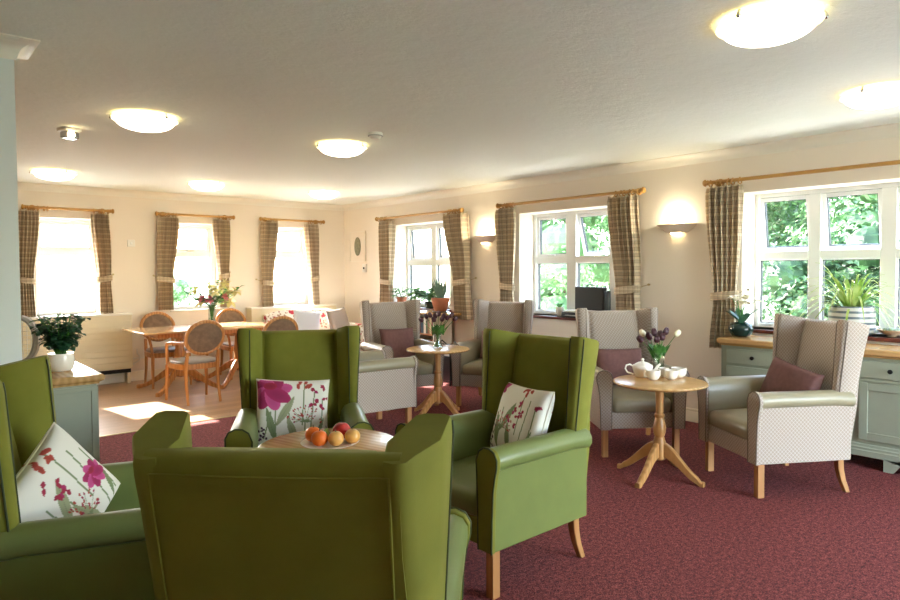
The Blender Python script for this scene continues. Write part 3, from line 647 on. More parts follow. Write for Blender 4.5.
def make_print(seed, big, bells, umbel, flip=False):
    R_ = random.Random(seed); cream = lin('EAE6DA')[:3]; mag = lin('A3285C')[:3]; mag2 = lin('C8508A')[:3]; rust = lin('B0483A')[:3]; sage = lin('7E8C62')[:3]; sage2 = lin('9CA07A')[:3]; red = lin('9C2440')[:3]; dk = lin('4A2440')[:3]
    shapes = []
    stems = [((.5, 0), (.42, .6)), ((.28, .0), (.25, .62)), ((.62, .3), (.64, .95)), ((.72, .05), (.78, .8)), ((.88, .1), (.9, .7)), ((.12, .1), (.2, .5)), ((umbel[0], 0), umbel)]
    for a, b in stems: shapes.append(('s', a, b, .009, sage))
    for a, b, w in (((.28, .3), (.5, .72), .055), ((.28, .05), (.14, .55), .05), ((.56, .03), (.42, .42), .05), ((.80, .05), (.92, .4), .03)): shapes.append(('l', a, b, w, sage2 if R_.random() < .5 else sage))
    um = umbel
    for i in range(46):
        a = R_.uniform(-.25, PI + .25); r_ = R_.uniform(.05, .21); c = (um[0] + math.cos(a) * r_ * 1.1, um[1] + .03 + math.sin(a) * r_ * .95)
        shapes.append(('l', c, (c[0] + math.cos(a) * .03, c[1] + math.sin(a) * .035), .010, rust if i % 3 else red))
        if i % 3 == 0: shapes.append(('s', um, c, .0035, sage2))
    for i in range(5): shapes.append(('l', um, (um[0] + .09 * math.cos(.5 + i * .5), um[1] + .05 * math.sin(.5 + i * .5)), .014, sage))
    for (x, y) in bells:
        for k in range(3): a = R_.uniform(0, 6.28); shapes.append(('l', (x, y), (x + .06 * math.cos(a), y + .07 * math.sin(a)), .022, red if k else mag))
    bx, by, br = big
    for k in range(8):
        a = 2 * PI * k / 8 + .3; shapes.append(('p', (bx + .4 * br * math.cos(a), by + .35 * br * math.sin(a)), a, (br * .62, br * .33), mag if k % 2 else mag2))
    shapes.append(('p', (bx, by + br * .3), 0, (br * .3, br * .2), red))
    for i in range(12): c = (R_.uniform(.04, .16), R_.uniform(.02, .36)); shapes.append(('p', c, R_.uniform(0, 3), (.022, .016), dk))
    for i in range(5): c = (R_.uniform(.5, .75), R_.uniform(.88, .98)); shapes.append(('p', c, R_.uniform(0, 3), (.05, .025), rust))
    def paint(u, v):
        u = 1 - u
        c = cream
        for sh in shapes:
            if sh[0] == 's':
                d, t = seg_d(u, v, sh[1], sh[2])
                if d < sh[3]: c = sh[4]
            elif sh[0] == 'l':
                d, t = seg_d(u, v, sh[1], sh[2])
                if d < sh[3] * math.sin(PI * (t * .9 + .05)): c = sh[4] if d > .003 or sh[3] < .03 else tuple(x * .75 for x in sh[4])
            else:
                dx, dy = u - sh[1][0], v - sh[1][1]; ca, sa = math.cos(sh[2]), math.sin(sh[2]); a = (dx * ca + dy * sa) / sh[3][0]; b = (-dx * sa + dy * ca) / sh[3][1]
                if a * a + b * b < 1: k = .8 + .3 * (a * a + b * b); c = tuple(x * k for x in sh[4])
        return c
    return paint
def cushion(me, mat, k, loc, tilt, roll, rz, label, group, w, h, pipm=None):
    """resting on the seat of chair k, leaning on its back; loc is local"""
    o = bpy.data.objects.new('cushion', me); COL.objects.link(o)
    if not me.materials: me.materials.append(mat)
    X = chair_xf(k) @ Matrix.Translation(loc) @ Matrix.Rotation(T(rz), 4, 'Z') @ Matrix.Rotation(T(tilt), 4, 'X') @ Matrix.Rotation(T(roll), 4, 'Y')
    o.matrix_world = X; tag(o, label, 'cushion', group)
    if pipm is not None:
        pts = []
        for a, b, c, d in ((-1, -1, 1, -1), (1, -1, 1, 1), (1, 1, -1, 1), (-1, 1, -1, -1)):
            for q in range(6):
                t = q / 6; u, v = a + (c - a) * t, b + (d - b) * t; pin = 1 - .06 * (1 - abs(u) ** 2) * abs(v) ** 6; pin2 = 1 - .06 * (1 - abs(v) ** 2) * abs(u) ** 6
                pts.append((u * w / 2 * pin2, 0, v * h / 2 * pin))
        MB().tube(pts, .004, 6, True).build('piping', pipm, o)
    return o
ivory = simple('ivory_piping', 'E6DFCE', .7)
CW, CHH = .40, .36
bells = [(.78, .82), (.84, .68), (.76, .62), (.92, .88), (.88, .55), (.95, .7)]
me1 = pillow_mesh(CW, CHH, .12, 110, make_print(3, (.18, .80, .30), bells, (.66, .34)))
cushion(me1, M['print'], 'G1', (.045, -.135, .635), 14, -4, 6, 'floral cushion with a large magenta bloom, on the green chair facing the camera', 'floral cushions', CW, CHH, ivory)
me2 = pillow_mesh(CW, CHH, .12, 110, make_print(5, (.02, .92, .16), [(.5, .62), (.6, .55), (.62, .72), (.42, .5), (.55, .42), (.66, .6), (.92, .75)], (.28, .34)))
cushion(me2, M['print'], 'G2', (-.02, -.18, .65), 20, 2, -14, 'floral cushion with small crimson flowers, tilted on its corner in the middle green chair', 'floral cushions', CW, CHH, ivory)
me3 = pillow_mesh(CW, CHH, .12, 110, make_print(9, (.80, .42, .15), [(.38, .78), (.48, .70), (.42, .62), (.5, .58)], (.46, .20)))
cushion(me3, M['print'], 'G3', (-.02, -.17, .625), 18, 35, -36, 'floral cushion on the green chair at the left edge of the photo', 'floral cushions', CW, CHH, ivory)
pm = pillow_mesh(.40, .31, .12, 24)
for k, loc, tl, rl, rz, lb in (('A', (-.01, -.13, .62), 15, 0, 0, 'large plum cushion on the beige chair facing us beyond the tulip table'),
                               ('C', (-.0, -.13, .60), 15, 0, 0, 'plum cushion on the beige chair against the wall, only its top showing'),
                               ('D', (.03, -.13, .62), 15, 0, 0, 'wide plum cushion on the lattice chair behind the tea table'),
                               ('E', (-.02, -.12, .63), 17, -12, 14, 'plum cushion leaning at a slant on the chair in front of the dresser')):
    o = cushion(pm, M['plum'], k, loc, tl, rl, rz, lb, 'plum cushions', .40, .31)
    if k == 'A': o.scale = (1.0, 1, 1.15)

# ------------------------------------------------------------------ round pedestal tables
def round_table(r, loc, rz, label, z=.66, src=None):
    o = empty('pedestal_table', (loc[0], loc[1], 0), rz, label, 'table', 'round pedestal tables')
    MB().lathe([(.02, z - .026), (r - .03, z - .026), (r - .008, z - .02), (r, z - .012), (r - .003, z - .004), (r - .012, z), (.02, z)], 56).build('table_top', M['oakx'], o)
    MB().lathe([(.06, z - .026), (.06, z - .04), (.03, z - .05), (.026, .50), (.026, .44), (.034, .43), (.034, .42), (.028, .41), (.038, .37), (.044, .34), (.040, .305), (.030, .28), (.036, .27), (.036, .262), (.04, .25), (.042, .24), (.042, .13), (.03, .12), (.01, .118)], 28).build('column', M['oak'], o)
    for k in range(4):
        a = PI / 2 * k; c, s_ = math.cos(a), math.sin(a); rings = []
        R_ = .31
        for t in [i / 12 for i in range(13)]:
            rr = .03 + (R_ - .03) * t; top = .245 - .20 * sm01(t) ** .9; hh = .10 - .068 * t
            if t > .85: hh = .032; top = .032 + .012 * (1 - t)
            bot = max(0, top - hh) if t < .85 else 0
            w = .017
            rings.append([(rr * c - q * s_, rr * s_ + q * c, zz) for q, zz in ((-w, bot), (w, bot), (w, top - .008), (w * .6, top), (-w * .6, top), (-w, top - .008))])
        MB().loft(rings).build('foot', M['oak'], o, smooth=40)
    return o
def sm01(t): return t * t * (3 - 2 * t)
round_table(.31, (3.965, 2.38), 5, 'round oak pedestal table holding the white tea set')
round_table(.31, (4.07, 4.85), 8, 'round oak pedestal table with dark tulips only, between the beige chairs')
round_table(.31, (1.455, 2.48), 15, 'round oak pedestal table with the fruit plate between the green chairs')

# ------------------------------------------------------------------ dining set
def dining_chair():
    o = bpy.data.objects.new('dining_chair', None); COL.objects.link(o)
    cz, rx, rz_ = .715, .20, .172; lean = lambda z: -.215 - .13 * (z - .45) / .45
    n = 36
    pts = [(rx * math.cos(2 * PI * i / n), lean(cz + rz_ * math.sin(2 * PI * i / n)), cz + rz_ * math.sin(2 * PI * i / n)) for i in range(n)]
    MB().tube(pts, .0185, 10, True, sx=1.15).build('back_frame', M['oakd'], o, smooth=60)
    rings = []
    for k, off in ((.02, .012), (.6, .016), (.9, .008), (.94, 0), (.94, -.012), (.9, -.018), (.02, -.02)):
        rings.append([(rx * k * math.cos(2 * PI * i / n), lean(cz + rz_ * k * math.sin(2 * PI * i / n)) + off, cz + rz_ * k * math.sin(2 * PI * i / n)) for i in range(n)])
    MB().loft(rings).build('back_pad', M['taupeup'], o, smooth=60)
    ring = lambda e, z, n=36: [((.235 + e + .015 * math.sin(t)) * math.copysign(abs(math.cos(t)) ** .55, math.cos(t)), .02 + (.235 + e) * math.copysign(abs(math.sin(t)) ** .55, math.sin(t)), z) for t in [2 * PI * i / n for i in range(n)]]
    MB().loft([ring(-.01, .37), ring(0, .375), ring(0, .425), ring(-.01, .43)]).build('seat_frame', M['oakd'], o)
    MB().loft([ring(-.02, .43), ring(-.015, .445), ring(-.03, .462), ring(-.10, .472), ring(-.2, .475)]).build('seat', M['seatg'], o, smooth=60)
    for s in (-1, 1):
        MB().tube([(s * .215, .21, .40), (s * .222, .22, .2), (s * .225, .235, .0)], [.022, .019, .014], 8).build('leg', M['oakd'], o)
        MB().tube([(s * .165, lean(.56) + .0, .57), (s * .17, -.215, .45), (s * .172, -.20, .36), (s * .172, -.215, .2), (s * .175, -.26, .0)], [.018, .021, .021, .018, .014], 8).build('leg', M['oakd'], o)
        MB().tube([(s * .195, lean(.66), .665), (s * .225, -.12, .66), (s * .245, .02, .655), (s * .245, .12, .64), (s * .238, .165, .60), (s * .226, .185, .52), (s * .218, .20, .41)], [.013, .017, .018, .018, .018, .017, .018], 8).build('armrest', M['oakd'], o, smooth=60)
    return o
dc = dining_chair(); dc.location = (2.565, 7.23, 0); dc.rotation_euler = (0, 0, T(2)); tag(dc, 'oval back dining chair standing in front of the dining table, fully in view from behind', 'dining chair', 'oval back dining chairs')
dup(dc, (2.66, 8.50, 0), 180, 'oval back dining chair behind the left end of the table, against the back wall'); dup(dc, (3.64, 8.52, 0), 180, 'oval back dining chair behind the table, to the right of the flower vase')
dup(dc, (3.46, 7.22, 0), -3, 'oval back dining chair mostly hidden behind the green chair, by the floral sofa')
o = empty('dining_table', (3.035, 8.09, 0), 0, 'long pale wooden dining table with two pedestals, holding the bouquet', 'table')
BX(-.865, .865, -.445, .445, .712, .735).build('table_top', M['oaktop'], o, bevel=.008)
BX(-.68, .68, -.30, .30, .655, .711).build('apron', M['oakd'], o, bevel=.005)
for cx in (-.34, .40):
    MB().lathe([(.09, .655), (.09, .63), (.045, .60), (.05, .5), (.065, .42), (.05, .33), (.06, .30), (.06, .16), (.02, .14)], 24, (cx, 0, 0)).build('column', M['oakd'], o)
    for k in range(4):
        a = PI / 4 + PI / 2 * k; c, s_ = math.cos(a), math.sin(a); rings = []
        for t in [i / 12 for i in range(13)]:
            rr = .04 + .50 * t; top = .30 - .255 * sm01(t) ** .85; hh = .11 - .075 * t; bot = max(0, top - hh) if t < .9 else 0; w = .022
            rings.append([(cx + rr * c - q * s_, rr * s_ + q * c, zz) for q, zz in ((-w, bot), (w, bot), (w, top - .01), (w * .5, top), (-w * .5, top), (-w, top - .01))])
        MB().loft(rings).build('foot', M['oakd'], o, smooth=40)
# floral sofa
o = empty('sofa', (4.66, 8.28, 0), 0, 'floral sofa with red blooms on cream, in the far corner behind the beige chair', 'sofa')
BX(-.60, .60, -.40, .36, .12, .40).build('seat_base', M['floral'], o, bevel=.03); BX(-.50, .50, -.42, .20, .40, .52).build('seat_cushion', M['floral'], o, bevel=.045, seg=4)
rings = []
for z in (.36, .5, .65, .76, .82, .85, .86):
    e = {.82: .01, .85: .04, .86: .08}.get(z, 0); y0 = .16 + (z - .36) * .16 + e; y1 = .36 + (z - .36) * .1 - e
    rings.append([(x * (1 - .0 * e), y0 - .02 * (1 - (x / .62) ** 2), z - .05 * (abs(x) / .62) ** 4) for x in [-.62 + .124 * i for i in range(11)]] + [(x, y1, z - .05 * (abs(x) / .62) ** 4) for x in [.62 - .124 * i for i in range(11)]])
MB().loft(rings).build('backrest', M['floral'], o, smooth=60)
for s in (-1, 1):
    rings = [[(s * .60 + .09 * math.cos(t), y, .56 + .085 * math.sin(t)) if math.sin(t) > -.3 else (s * .60 + .07 * math.copysign(1, math.cos(t)), y, .13) for t in [2 * PI * i / 24 + .01 for i in range(24)]] for y in (-.40, .34)]
    MB().loft(rings).build('armrest', M['floral'], o, smooth=50)
for sx in (-.55, .55):
    for sy in (-.34, .30): MB().tube([(sx, sy, .12), (sx, sy, 0)], [.025, .018], 8).build('leg', M['legw'], o)
pb = pillow_mesh(.40, .36, .14, 20); pb.materials.append(M['cushb'])
q = bpy.data.objects.new('cushion', pb); COL.objects.link(q); q.matrix_world = Matrix.Translation((4.50, 8.24, .685)) @ Matrix.Rotation(T(-8), 4, 'Z') @ Matrix.Rotation(T(-16), 4, 'X') @ Matrix.Rotation(T(8), 4, 'Y'); tag(q, 'pale blue white cushion on the floral sofa', 'cushion')
pg = pillow_mesh(.36, .36, .12, 20); pg.materials.append(M['bfab'])
q = bpy.data.objects.new('cushion', pg); COL.objects.link(q); q.matrix_world = Matrix.Translation((5.00, 8.22, .69)) @ Matrix.Rotation(T(10), 4, 'Z') @ Matrix.Rotation(T(-14), 4, 'X') @ Matrix.Rotation(T(-6), 4, 'Y'); tag(q, 'grey cushion with dark piping on the floral sofa', 'cushion')
MB().tube([(a * .175, 0, b * .175) for a, b in ((-1, -1), (0, -.96), (1, -1), (.96, 0), (1, 1), (0, .96), (-1, 1), (-.96, 0))], .005, 6, True).build('piping', M['bpip'], q)

# ------------------------------------------------------------------ dresser
DX = 5.20
o = empty('dresser', (5.42, 1.62, 0), 0, 'long sage green dresser with an oak top and dark round knobs, under the right window', 'dresser')
def dl(mb_args): x0, x1, y0, y1, z0, z1 = mb_args; return BX(x0 - 5.42, x1 - 5.42, y0 - 1.62, y1 - 1.62, z0, z1)
Y0, Y1 = .62, 2.60
m = MB().box(5.245 - 5.42, 5.60 - 5.42, Y0 + .02 - 1.62, Y1 - .02 - 1.62, .12, .79); m.build('body', M['sage'], o, bevel=.003, seg=1)
rings = []
for e, z in ((.012, .79), (.014, .80), (.03, .808), (.034, .815), (.034, .84), (.026, .85), (.0, .852)):
    rings.append([(5.25 - e - .01 - 5.42, Y0 - e + .03 - 1.62, z), (5.60 - 5.42, Y0 - e + .03 - 1.62, z), (5.60 - 5.42, Y1 + e - .03 - 1.62, z), (5.25 - e - .01 - 5.42, Y1 + e - .03 - 1.62, z)])
MB().loft(rings).build('oak_top', M['oakx'], o, smooth=20)
rings = []
for e, z in ((.030, .085), (.030, .125), (.022, .130), (.022, .145), (.012, .150), (.008, .165), (.0, .17)):
    rings.append([(5.245 - e - 5.42, Y0 + .02 - e - 1.62, z), (5.60 - 5.42, Y0 + .02 - e - 1.62, z), (5.60 - 5.42, Y1 - .02 + e - 1.62, z), (5.245 - e - 5.42, Y1 - .02 + e - 1.62, z)])
MB().loft(rings).build('plinth', M['sage'], o, smooth=20)
for yy, d_ in ((Y1 - .02 + .03, -1), (1.40, -1), (1.18, 1), (Y0 - .01, 1)):
    poly = [(yy - 1.62, 0), (yy - 1.62, .086), (yy + d_ * .22 - 1.62, .086), (yy + d_ * .10 - 1.62, .055), (yy + d_ * .06 - 1.62, 0)]
    MB().loft([[(5.215 - 5.42, a, b) for a, b in poly], [(5.245 - 5.42, a, b) for a, b in poly]]).build('bracket_foot', M['sage'], o)
def front(name, y0, y1, z0, z1, knob=True, panel=False):
    m = MB()
    if panel:
        frame_rect(m, y0 - 1.62, y1 - 1.62, z0, z1, .055, 5.226 - 5.42, 5.244 - 5.42, 'y'); m.box(5.238 - 5.42, 5.244 - 5.42, y0 + .05 - 1.62, y1 - .05 - 1.62, z0 + .05, z1 - .05)
    else: m.box(5.228 - 5.42, 5.244 - 5.42, y0 - 1.62, y1 - 1.62, z0, z1)
    d = m.build(name, M['sage'], o, bevel=.003, seg=2)
    if knob:
        ky = (y0 + y1) / 2 - 1.62 if not panel else y0 + .04 - 1.62; kz = (z0 + z1) / 2
        MB().tube([(5.228 - 5.42, ky, kz), (5.214 - 5.42, ky, kz), (5.208 - 5.42, ky, kz), (5.198 - 5.42, ky, kz), (5.193 - 5.42, ky, kz)], [.008, .007, .016, .016, .008], 12).build('knob', M['knob'], d)
for (a, b) in ((2.09, 2.53), (1.63, 2.05), (1.17, 1.56), (.69, 1.12)):
    front('drawer', a, b, .645, .765)
    if a in (2.09, 1.63):
        front('drawer', a, b, .48, .625); front('drawer', a, b, .20, .46)
    else:
        front('door', a, b, .20, .61, True, True)
        m = MB().box(5.232 - 5.42, 5.243 - 5.42, a - 1.62, b - 1.62, .618, .636); m.build('moulding', M['sage'], o, bevel=.003)
# ------------------------------------------------------------------ side cabinet by the partition
o = empty('side_cabinet', (.45, 4.44, 0), 0, 'sage green side cabinet with oak top beside the partition, holding the leafy plant', 'cabinet')
BX(-.75, .435, -.425, .42, .06, .80).build('body', M['sage'], o, bevel=.004, seg=1); BX(-.74, .42, -.40, .40, 0, .06).build('plinth', M['sage'], o)
MB().box(.405, .441, -.431, -.395, .07, .79).box(-.3, .441, -.430, -.42, .07, .11).box(-.3, .441, -.430, -.42, .76, .79).build('corner_stile', M['sage'], o, bevel=.003, seg=1)
rings = []
for e, z in ((.01, .80), (.012, .81), (.03, .82), (.034, .83), (.034, .845), (.026, .852), (0, .853)): rings.append([(-.75, -.425 - e, z), (.435 + e, -.425 - e, z), (.435 + e, .42 + e, z), (-.75, .42 + e, z)])
MB().loft(rings).build('oak_top', M['oakx'], o, smooth=20)
d_ = MB(); d_.box(.437, .447, -.38, -.02, .10, .77); dd = d_.build('door', M['sage'], o, bevel=.003); MB().ball((.46, -.05, .5), .015, 8).build('knob', M['knob'], dd)
d_ = MB(); d_.box(.437, .447, .02, .38, .10, .77); dd = d_.build('door', M['sage'], o, bevel=.003); MB().ball((.46, .05, .5), .015, 8).build('knob', M['knob'], dd)
TOPC = .853
# fan
o = empty('desk_fan', (.60, 4.55, TOPC), -25, 'grey oval ringed desk fan half hidden behind the leafy plant', 'fan')
MB().lathe([(.004, 0), (.07, 0), (.07, .012), (.03, .03), (.02, .05), (.004, .05)], 24).build('base', M['greyp'], o)
n = 36; MB().loft([[(a * math.cos(2 * PI * i / n), y, .17 + b * math.sin(2 * PI * i / n)) for i in range(n)] for a, b, y in ((.085, .13, -.03), (.10, .145, -.015), (.10, .145, .03), (.085, .13, .045), (.075, .12, .045), (.075, .12, -.03))], closed=True).build('ring', M['greyp'], o)
m = MB()
for i in range(-3, 4):
    x = i * .022; hh = .12 * (1 - (x / .078) ** 2) ** .5; m.tube([(x, -.02, .17 - hh), (x, -.02, .17 + hh)], .002, 5)
for i in range(-4, 5):
    z = i * .026; ww = .076 * max(0, 1 - (z / .122) ** 2) ** .5; m.tube([(-ww, -.02, .17 + z), (ww, -.02, .17 + z)], .0015, 5)
m.build('grille_or_gap_shade', M['whitep'], o)
# leafy plant
def pot(name_prof, mat, o, n=28): return MB().lathe(name_prof, n).build('pot', mat, o)
o = empty('potted_plant', (.765, 4.30, TOPC), 0, 'bushy dark green leafy plant in a squat white pot on the side cabinet', 'potted plant')
pot([(.05, 0), (.060, .008), (.070, .04), (.068, .075), (.064, .10), (.058, .10), (.056, .085), (.01, .085)], M['china'], o); MB().lathe([(.004, .086), (.054, .086), (.054, .09), (.004, .092)], 20).build('soil', M['soil'], o)
m = MB(); st = MB()
for i in range(40):
    a = rnd.uniform(0, 2 * PI); sp = rnd.uniform(.02, .155); h = rnd.uniform(.08, .235) * (1 - sp * 1.2) + .04; b0 = Vector((.02 * math.cos(a), .02 * math.sin(a), .09)); tip = Vector((sp * math.cos(a), sp * math.sin(a), .09 + h))
    st.tube([b0, (b0 + tip) / 2 + Vector((0, 0, .02)), tip], [.003, .0025, .0015], 5)
    for k in range(12):
        t = rnd.uniform(.25, 1); p = b0.lerp(tip, t); aa = rnd.uniform(0, 2 * PI); m.leaf(p, (math.cos(aa), math.sin(aa), rnd.uniform(-.1, .6)), rnd.uniform(.045, .065), rnd.uniform(.036, .046), .4, 4, .2)
m.build('foliage', M['leafd'], o, smooth=60); st.build('stems', M['leafg'], o)
tag(o.children[-2], kind='stuff')

# ------------------------------------------------------------------ vases and flowers
def glass_vase(loc, label, prof, h_water):
    o = empty('glass_vase', loc, 0, label, 'vase'); inner = [(max(.003, r - .003), max(z, .006)) for r, z in reversed(prof)]
    v = MB().lathe(prof + inner, 28, cap=False); v.build('glass_body', M['glass'], o, smooth=60)
    rr = [(r - .0035, z) for r, z in prof if .006 < z < h_water]; MB().lathe([(.002, .0065)] + rr + [(.002, rr[-1][1])], 28).build('water', M['water'], o, smooth=60); return o
def tulip(loc, base, head, mat, lab, grp, first):
    """stem from base to head (relative to loc)"""
    o = empty('tulip', loc, 0, lab, 'flower', grp)
    b, h = Vector(base), Vector(head); mid = (b + h) / 2 + Vector((0, 0, .01)) + Vector((h.x - b.x, h.y - b.y, 0)) * -.15
    MB().tube([b, mid, h], [.0028, .0026, .0024], 6).build('stem', M['leafg'], o)
    d = (h - mid).normalized(); q = d.to_track_quat('Z', 'Y').to_matrix()
    m = MB()
    prof = [(.004, 0), (.014, .004), (.0205, .016), (.0205, .032), (.015, .046), (.007, .054)]
    k = 18; rings = [[h + q @ Vector((r * (1 + .10 * math.cos(3 * t)) * math.cos(t), r * (1 + .10 * math.cos(3 * t)) * math.sin(t), z + (.006 * math.cos(3 * t) if z > .03 else 0))) for t in [2 * PI * j / k for j in range(k)]] for r, z in prof]
    m.loft(rings); m.build('bloom', mat, o, smooth=60)
    l = MB(); a = rnd.uniform(0, 6.28)
    for e in (0, 2.2, 4.1): l.leaf(b.lerp(h, .45), (math.cos(a + e) * .55, math.sin(a + e) * .55, 1.0), rnd.uniform(.10, .14), .032, .15, 6, .3)
    l.build('leaf', M['leafg'], o, smooth=60)
V2 = (4.20, 2.53, .66)
glass_vase(V2, 'clear glass vase holding dark and white tulips on the tea table', [(.040, 0), (.043, .004), (.041, .02), (.038, .07), (.042, .13), (.052, .165)], .10)
V1 = (4.075, 4.86, .66)
glass_vase(V1, 'clear glass vase of dark tulips on the small table between the beige chairs', [(.045, 0), (.048, .004), (.046, .02), (.036, .07), (.034, .10), (.040, .15), (.050, .17)], .10)
# head positions: along the right-hand direction (r) and towards/away (f), height z
def place_tulips(V, heads, lab_d, lab_w, gd, gw, label_ws=None):
    k = 0
    for r, f_, z, white in heads:
        hd = R0 * r + F0 * f_; base = -hd * .25; base = Vector((max(-.02, min(.02, base.x)), max(-.02, min(.02, base.y)), .012))
        lb = (label_ws[k] if white else lab_d)
        if white: k += 1
        tulip(V, base, (hd.x, hd.y, z), M['tulipw' if white else 'tulipd'], lb, gw if white else gd, None)
place_tulips(V2, [(-.115, .0, .235, 0), (-.095, .02, .275, 1), (-.065, -.02, .255, 0), (-.02, .03, .275, 0), (-.025, -.04, .235, 0), (.02, .0, .245, 0), (.045, .01, .285, 0), (.025, .05, .26, 0), (.115, .0, .275, 1)],
             'dark purple tulip in the vase on the tea table', '', 'dark tulips on the tea table', None, ['white tulip at the left of the dark ones in the tea table vase', 'white tulip leaning out to the right of the tea table vase'])
place_tulips(V1, [(-.14, 0, .255, 0), (-.10, .03, .285, 0), (-.06, -.03, .30, 0), (-.02, .04, .285, 0), (.01, -.03, .31, 0), (.05, .02, .285, 0), (.085, -.02, .275, 0), (.12, .03, .295, 0), (.155, 0, .265, 0), (-.03, -.06, .26, 0), (.04, -.06, .265, 0)],
             'dark purple tulip in the vase on the small table between the beige chairs', '', 'dark tulips between the beige chairs', None)
# dining bouquet
VD = (3.10, 8.10, .735)
glass_vase(VD, 'tall clear glass vase standing on the dining table', [(.05, 0), (.052, .004), (.05, .02), (.043, .10), (.043, .20), (.055, .26)], .17)
def bloom(kind, r, f_, z, sz, lab, grp):
    o = empty('cut_flower', VD, 0, lab, 'flower', grp); hd = R0 * r + F0 * f_; h = Vector((hd.x, hd.y, z)); b = Vector((-h.x * .08, -h.y * .08, .015))
    nk = Vector((h.x * .12, h.y * .12, .25)); MB().tube([b, nk, nk.lerp(h, .6) + Vector((0, 0, .02)), h], .0028, 6).build('stem', M['leafg'], o)
    d = (h - nk).normalized() * .4 - F0 * .75 + Vector((0, 0, .25)); q = d.normalized().to_track_quat('Z', 'Y').to_matrix(); m = MB()
    nl = 6 if kind != 'pink' else 14
    for j in range(nl):
        a = 2 * PI * j / nl + rnd.random() * .3; el = .5 if kind != 'pink' else rnd.uniform(.1, 1.4); m.leaf(h, q @ Vector((math.cos(a) * math.cos(el), math.sin(a) * math.cos(el), math.sin(el) + .1)), sz * rnd.uniform(.85, 1.1), sz * .62, .25, 5, .3)
    m.build('petals', M['pink' if kind == 'pink' else 'cream'], o, smooth=70)
    l = MB()
    for j in range(5): a = rnd.uniform(0, 6.28); l.leaf(nk.lerp(h, rnd.uniform(.3, .9)), (math.cos(a), math.sin(a), .5), rnd.uniform(.09, .13), .05, .3, 4)
    l.build('leaf', M['leafy' if kind == 'lily' else 'leafg'], o, smooth=60)
for r, z in ((.0, .34), (.19, .365), (-.09, .35)): bloom('pink', r, -.05, z, .075, 'pink frilled bloom in the dining table bouquet', 'pink blooms in the dining bouquet')
for r, f_, z in ((-.20, 0, .44), (-.04, .03, .50), (.06, -.05, .42), (.13, 0, .50), (.20, .02, .43), (-.12, -.03, .30), (.24, -.02, .30), (.02, .05, .46), (.17, .0, .54), (.30, .0, .43)):
    bloom('lily', r, f_, z, .10, 'cream and lime lily in the dining table bouquet', 'cream lilies in the dining bouquet')
for r, z in ((-.34, .43), (-.26, .46), (-.30, .38), (.36, .49), (-.16, .42), (.10, .36), (-.06, .53), (.08, .56), (-.20, .33), (.26, .38), (.02, .40), (.18, .45)):
    o = empty('foliage_sprig', VD, 0, 'green leafy sprig in the dining table bouquet', 'foliage', 'green sprigs in the dining bouquet'); hd = R0 * r; h = Vector((hd.x, hd.y, z)); nk = Vector((h.x * .1, h.y * .1, .25))
    MB().tube([(0, 0, .02), nk, nk.lerp(h, .55) + Vector((0, 0, .02)), h], .0025, 5).build('stem', M['leafg'], o); l = MB()
    for j in range(11): a = rnd.uniform(0, 6.28); l.leaf(nk.lerp(h, .25 + .75 * j / 10), (math.cos(a), math.sin(a), .6), .085, .05, .3, 4)
    l.build('leaf', M['leafg'], o, smooth=60)

# ------------------------------------------------------------------ tea set and fruit
ZT = .66
o = empty('teapot', (4.04, 2.56, ZT), 49, 'white china teapot with a lid and loop handle on the tea table', 'teapot')
MB().lathe([(.045, 0), (.05, .004), (.062, .03), (.070, .06), (.072, .075), (.066, .084), (.05, .088), (.045, .088)], 32).build('body', M['china'], o, smooth=60)
l = MB().lathe([(.055, .087), (.052, .092), (.03, .103), (.010, .108), (.008, .114), (.012, .120), (.010, .127), (.003, .130)], 24).build('lid', M['china'], o, smooth=60)
MB().tube([(0, -.06, .02), (0, -.085, .035), (0, -.105, .07), (0, -.125, .088)], [.018, .014, .010, .008], 12).build('spout', M['china'], o, smooth=60)
MB().tube([(0, .064, .072), (0, .09, .088), (0, .115, .082), (0, .122, .058), (0, .108, .032), (0, .066, .018)], .006, 8).build('handle', M['china'], o, smooth=60)
def cup(loc, rz, label, r=.047, h=.064):
    o = empty('teacup', loc, rz, label, 'cup', 'white china cups on the tea table')
    MB().lathe([(r * .55, 0), (r * .62, .004), (r * .8, h * .18), (r * .96, h * .5), (r, h), (r - .003, h), (r * .93, h * .5), (r * .75, h * .2), (.004, .008)], 28).build('bowl', M['china'], o, smooth=60)
    MB().tube([(r * .95, 0, h * .8), (r + .016, 0, h * .85), (r + .020, 0, h * .6), (r + .012, 0, h * .35), (r * .85, 0, h * .28)], .0035, 8).build('handle', M['china'], o, smooth=60); return o
cup((3.985, 2.44, ZT), 140, 'white teacup in front of the teapot'); cup((4.09, 2.365, ZT), 40, 'small white teacup in front of the vase, in the middle of the tea table', .046, .062)
cup((4.205, 2.375, ZT), 60, 'largest white cup, rightmost on the tea table', .054, .066); cup((4.15, 2.458, ZT), 160, 'white cup half hidden behind the two right-hand cups', .036, .062)
o = empty('dinner_plate', (1.455, 2.47, .66), 0, 'white plate holding the fruit on the table between the green chairs', 'plate')
MB().lathe([(.004, .001), (.07, .001), (.085, .006), (.125, .014), (.127, .016), (.122, .017), (.085, .010), (.004, .006)], 40).build('dish', M['china'], o, smooth=60)
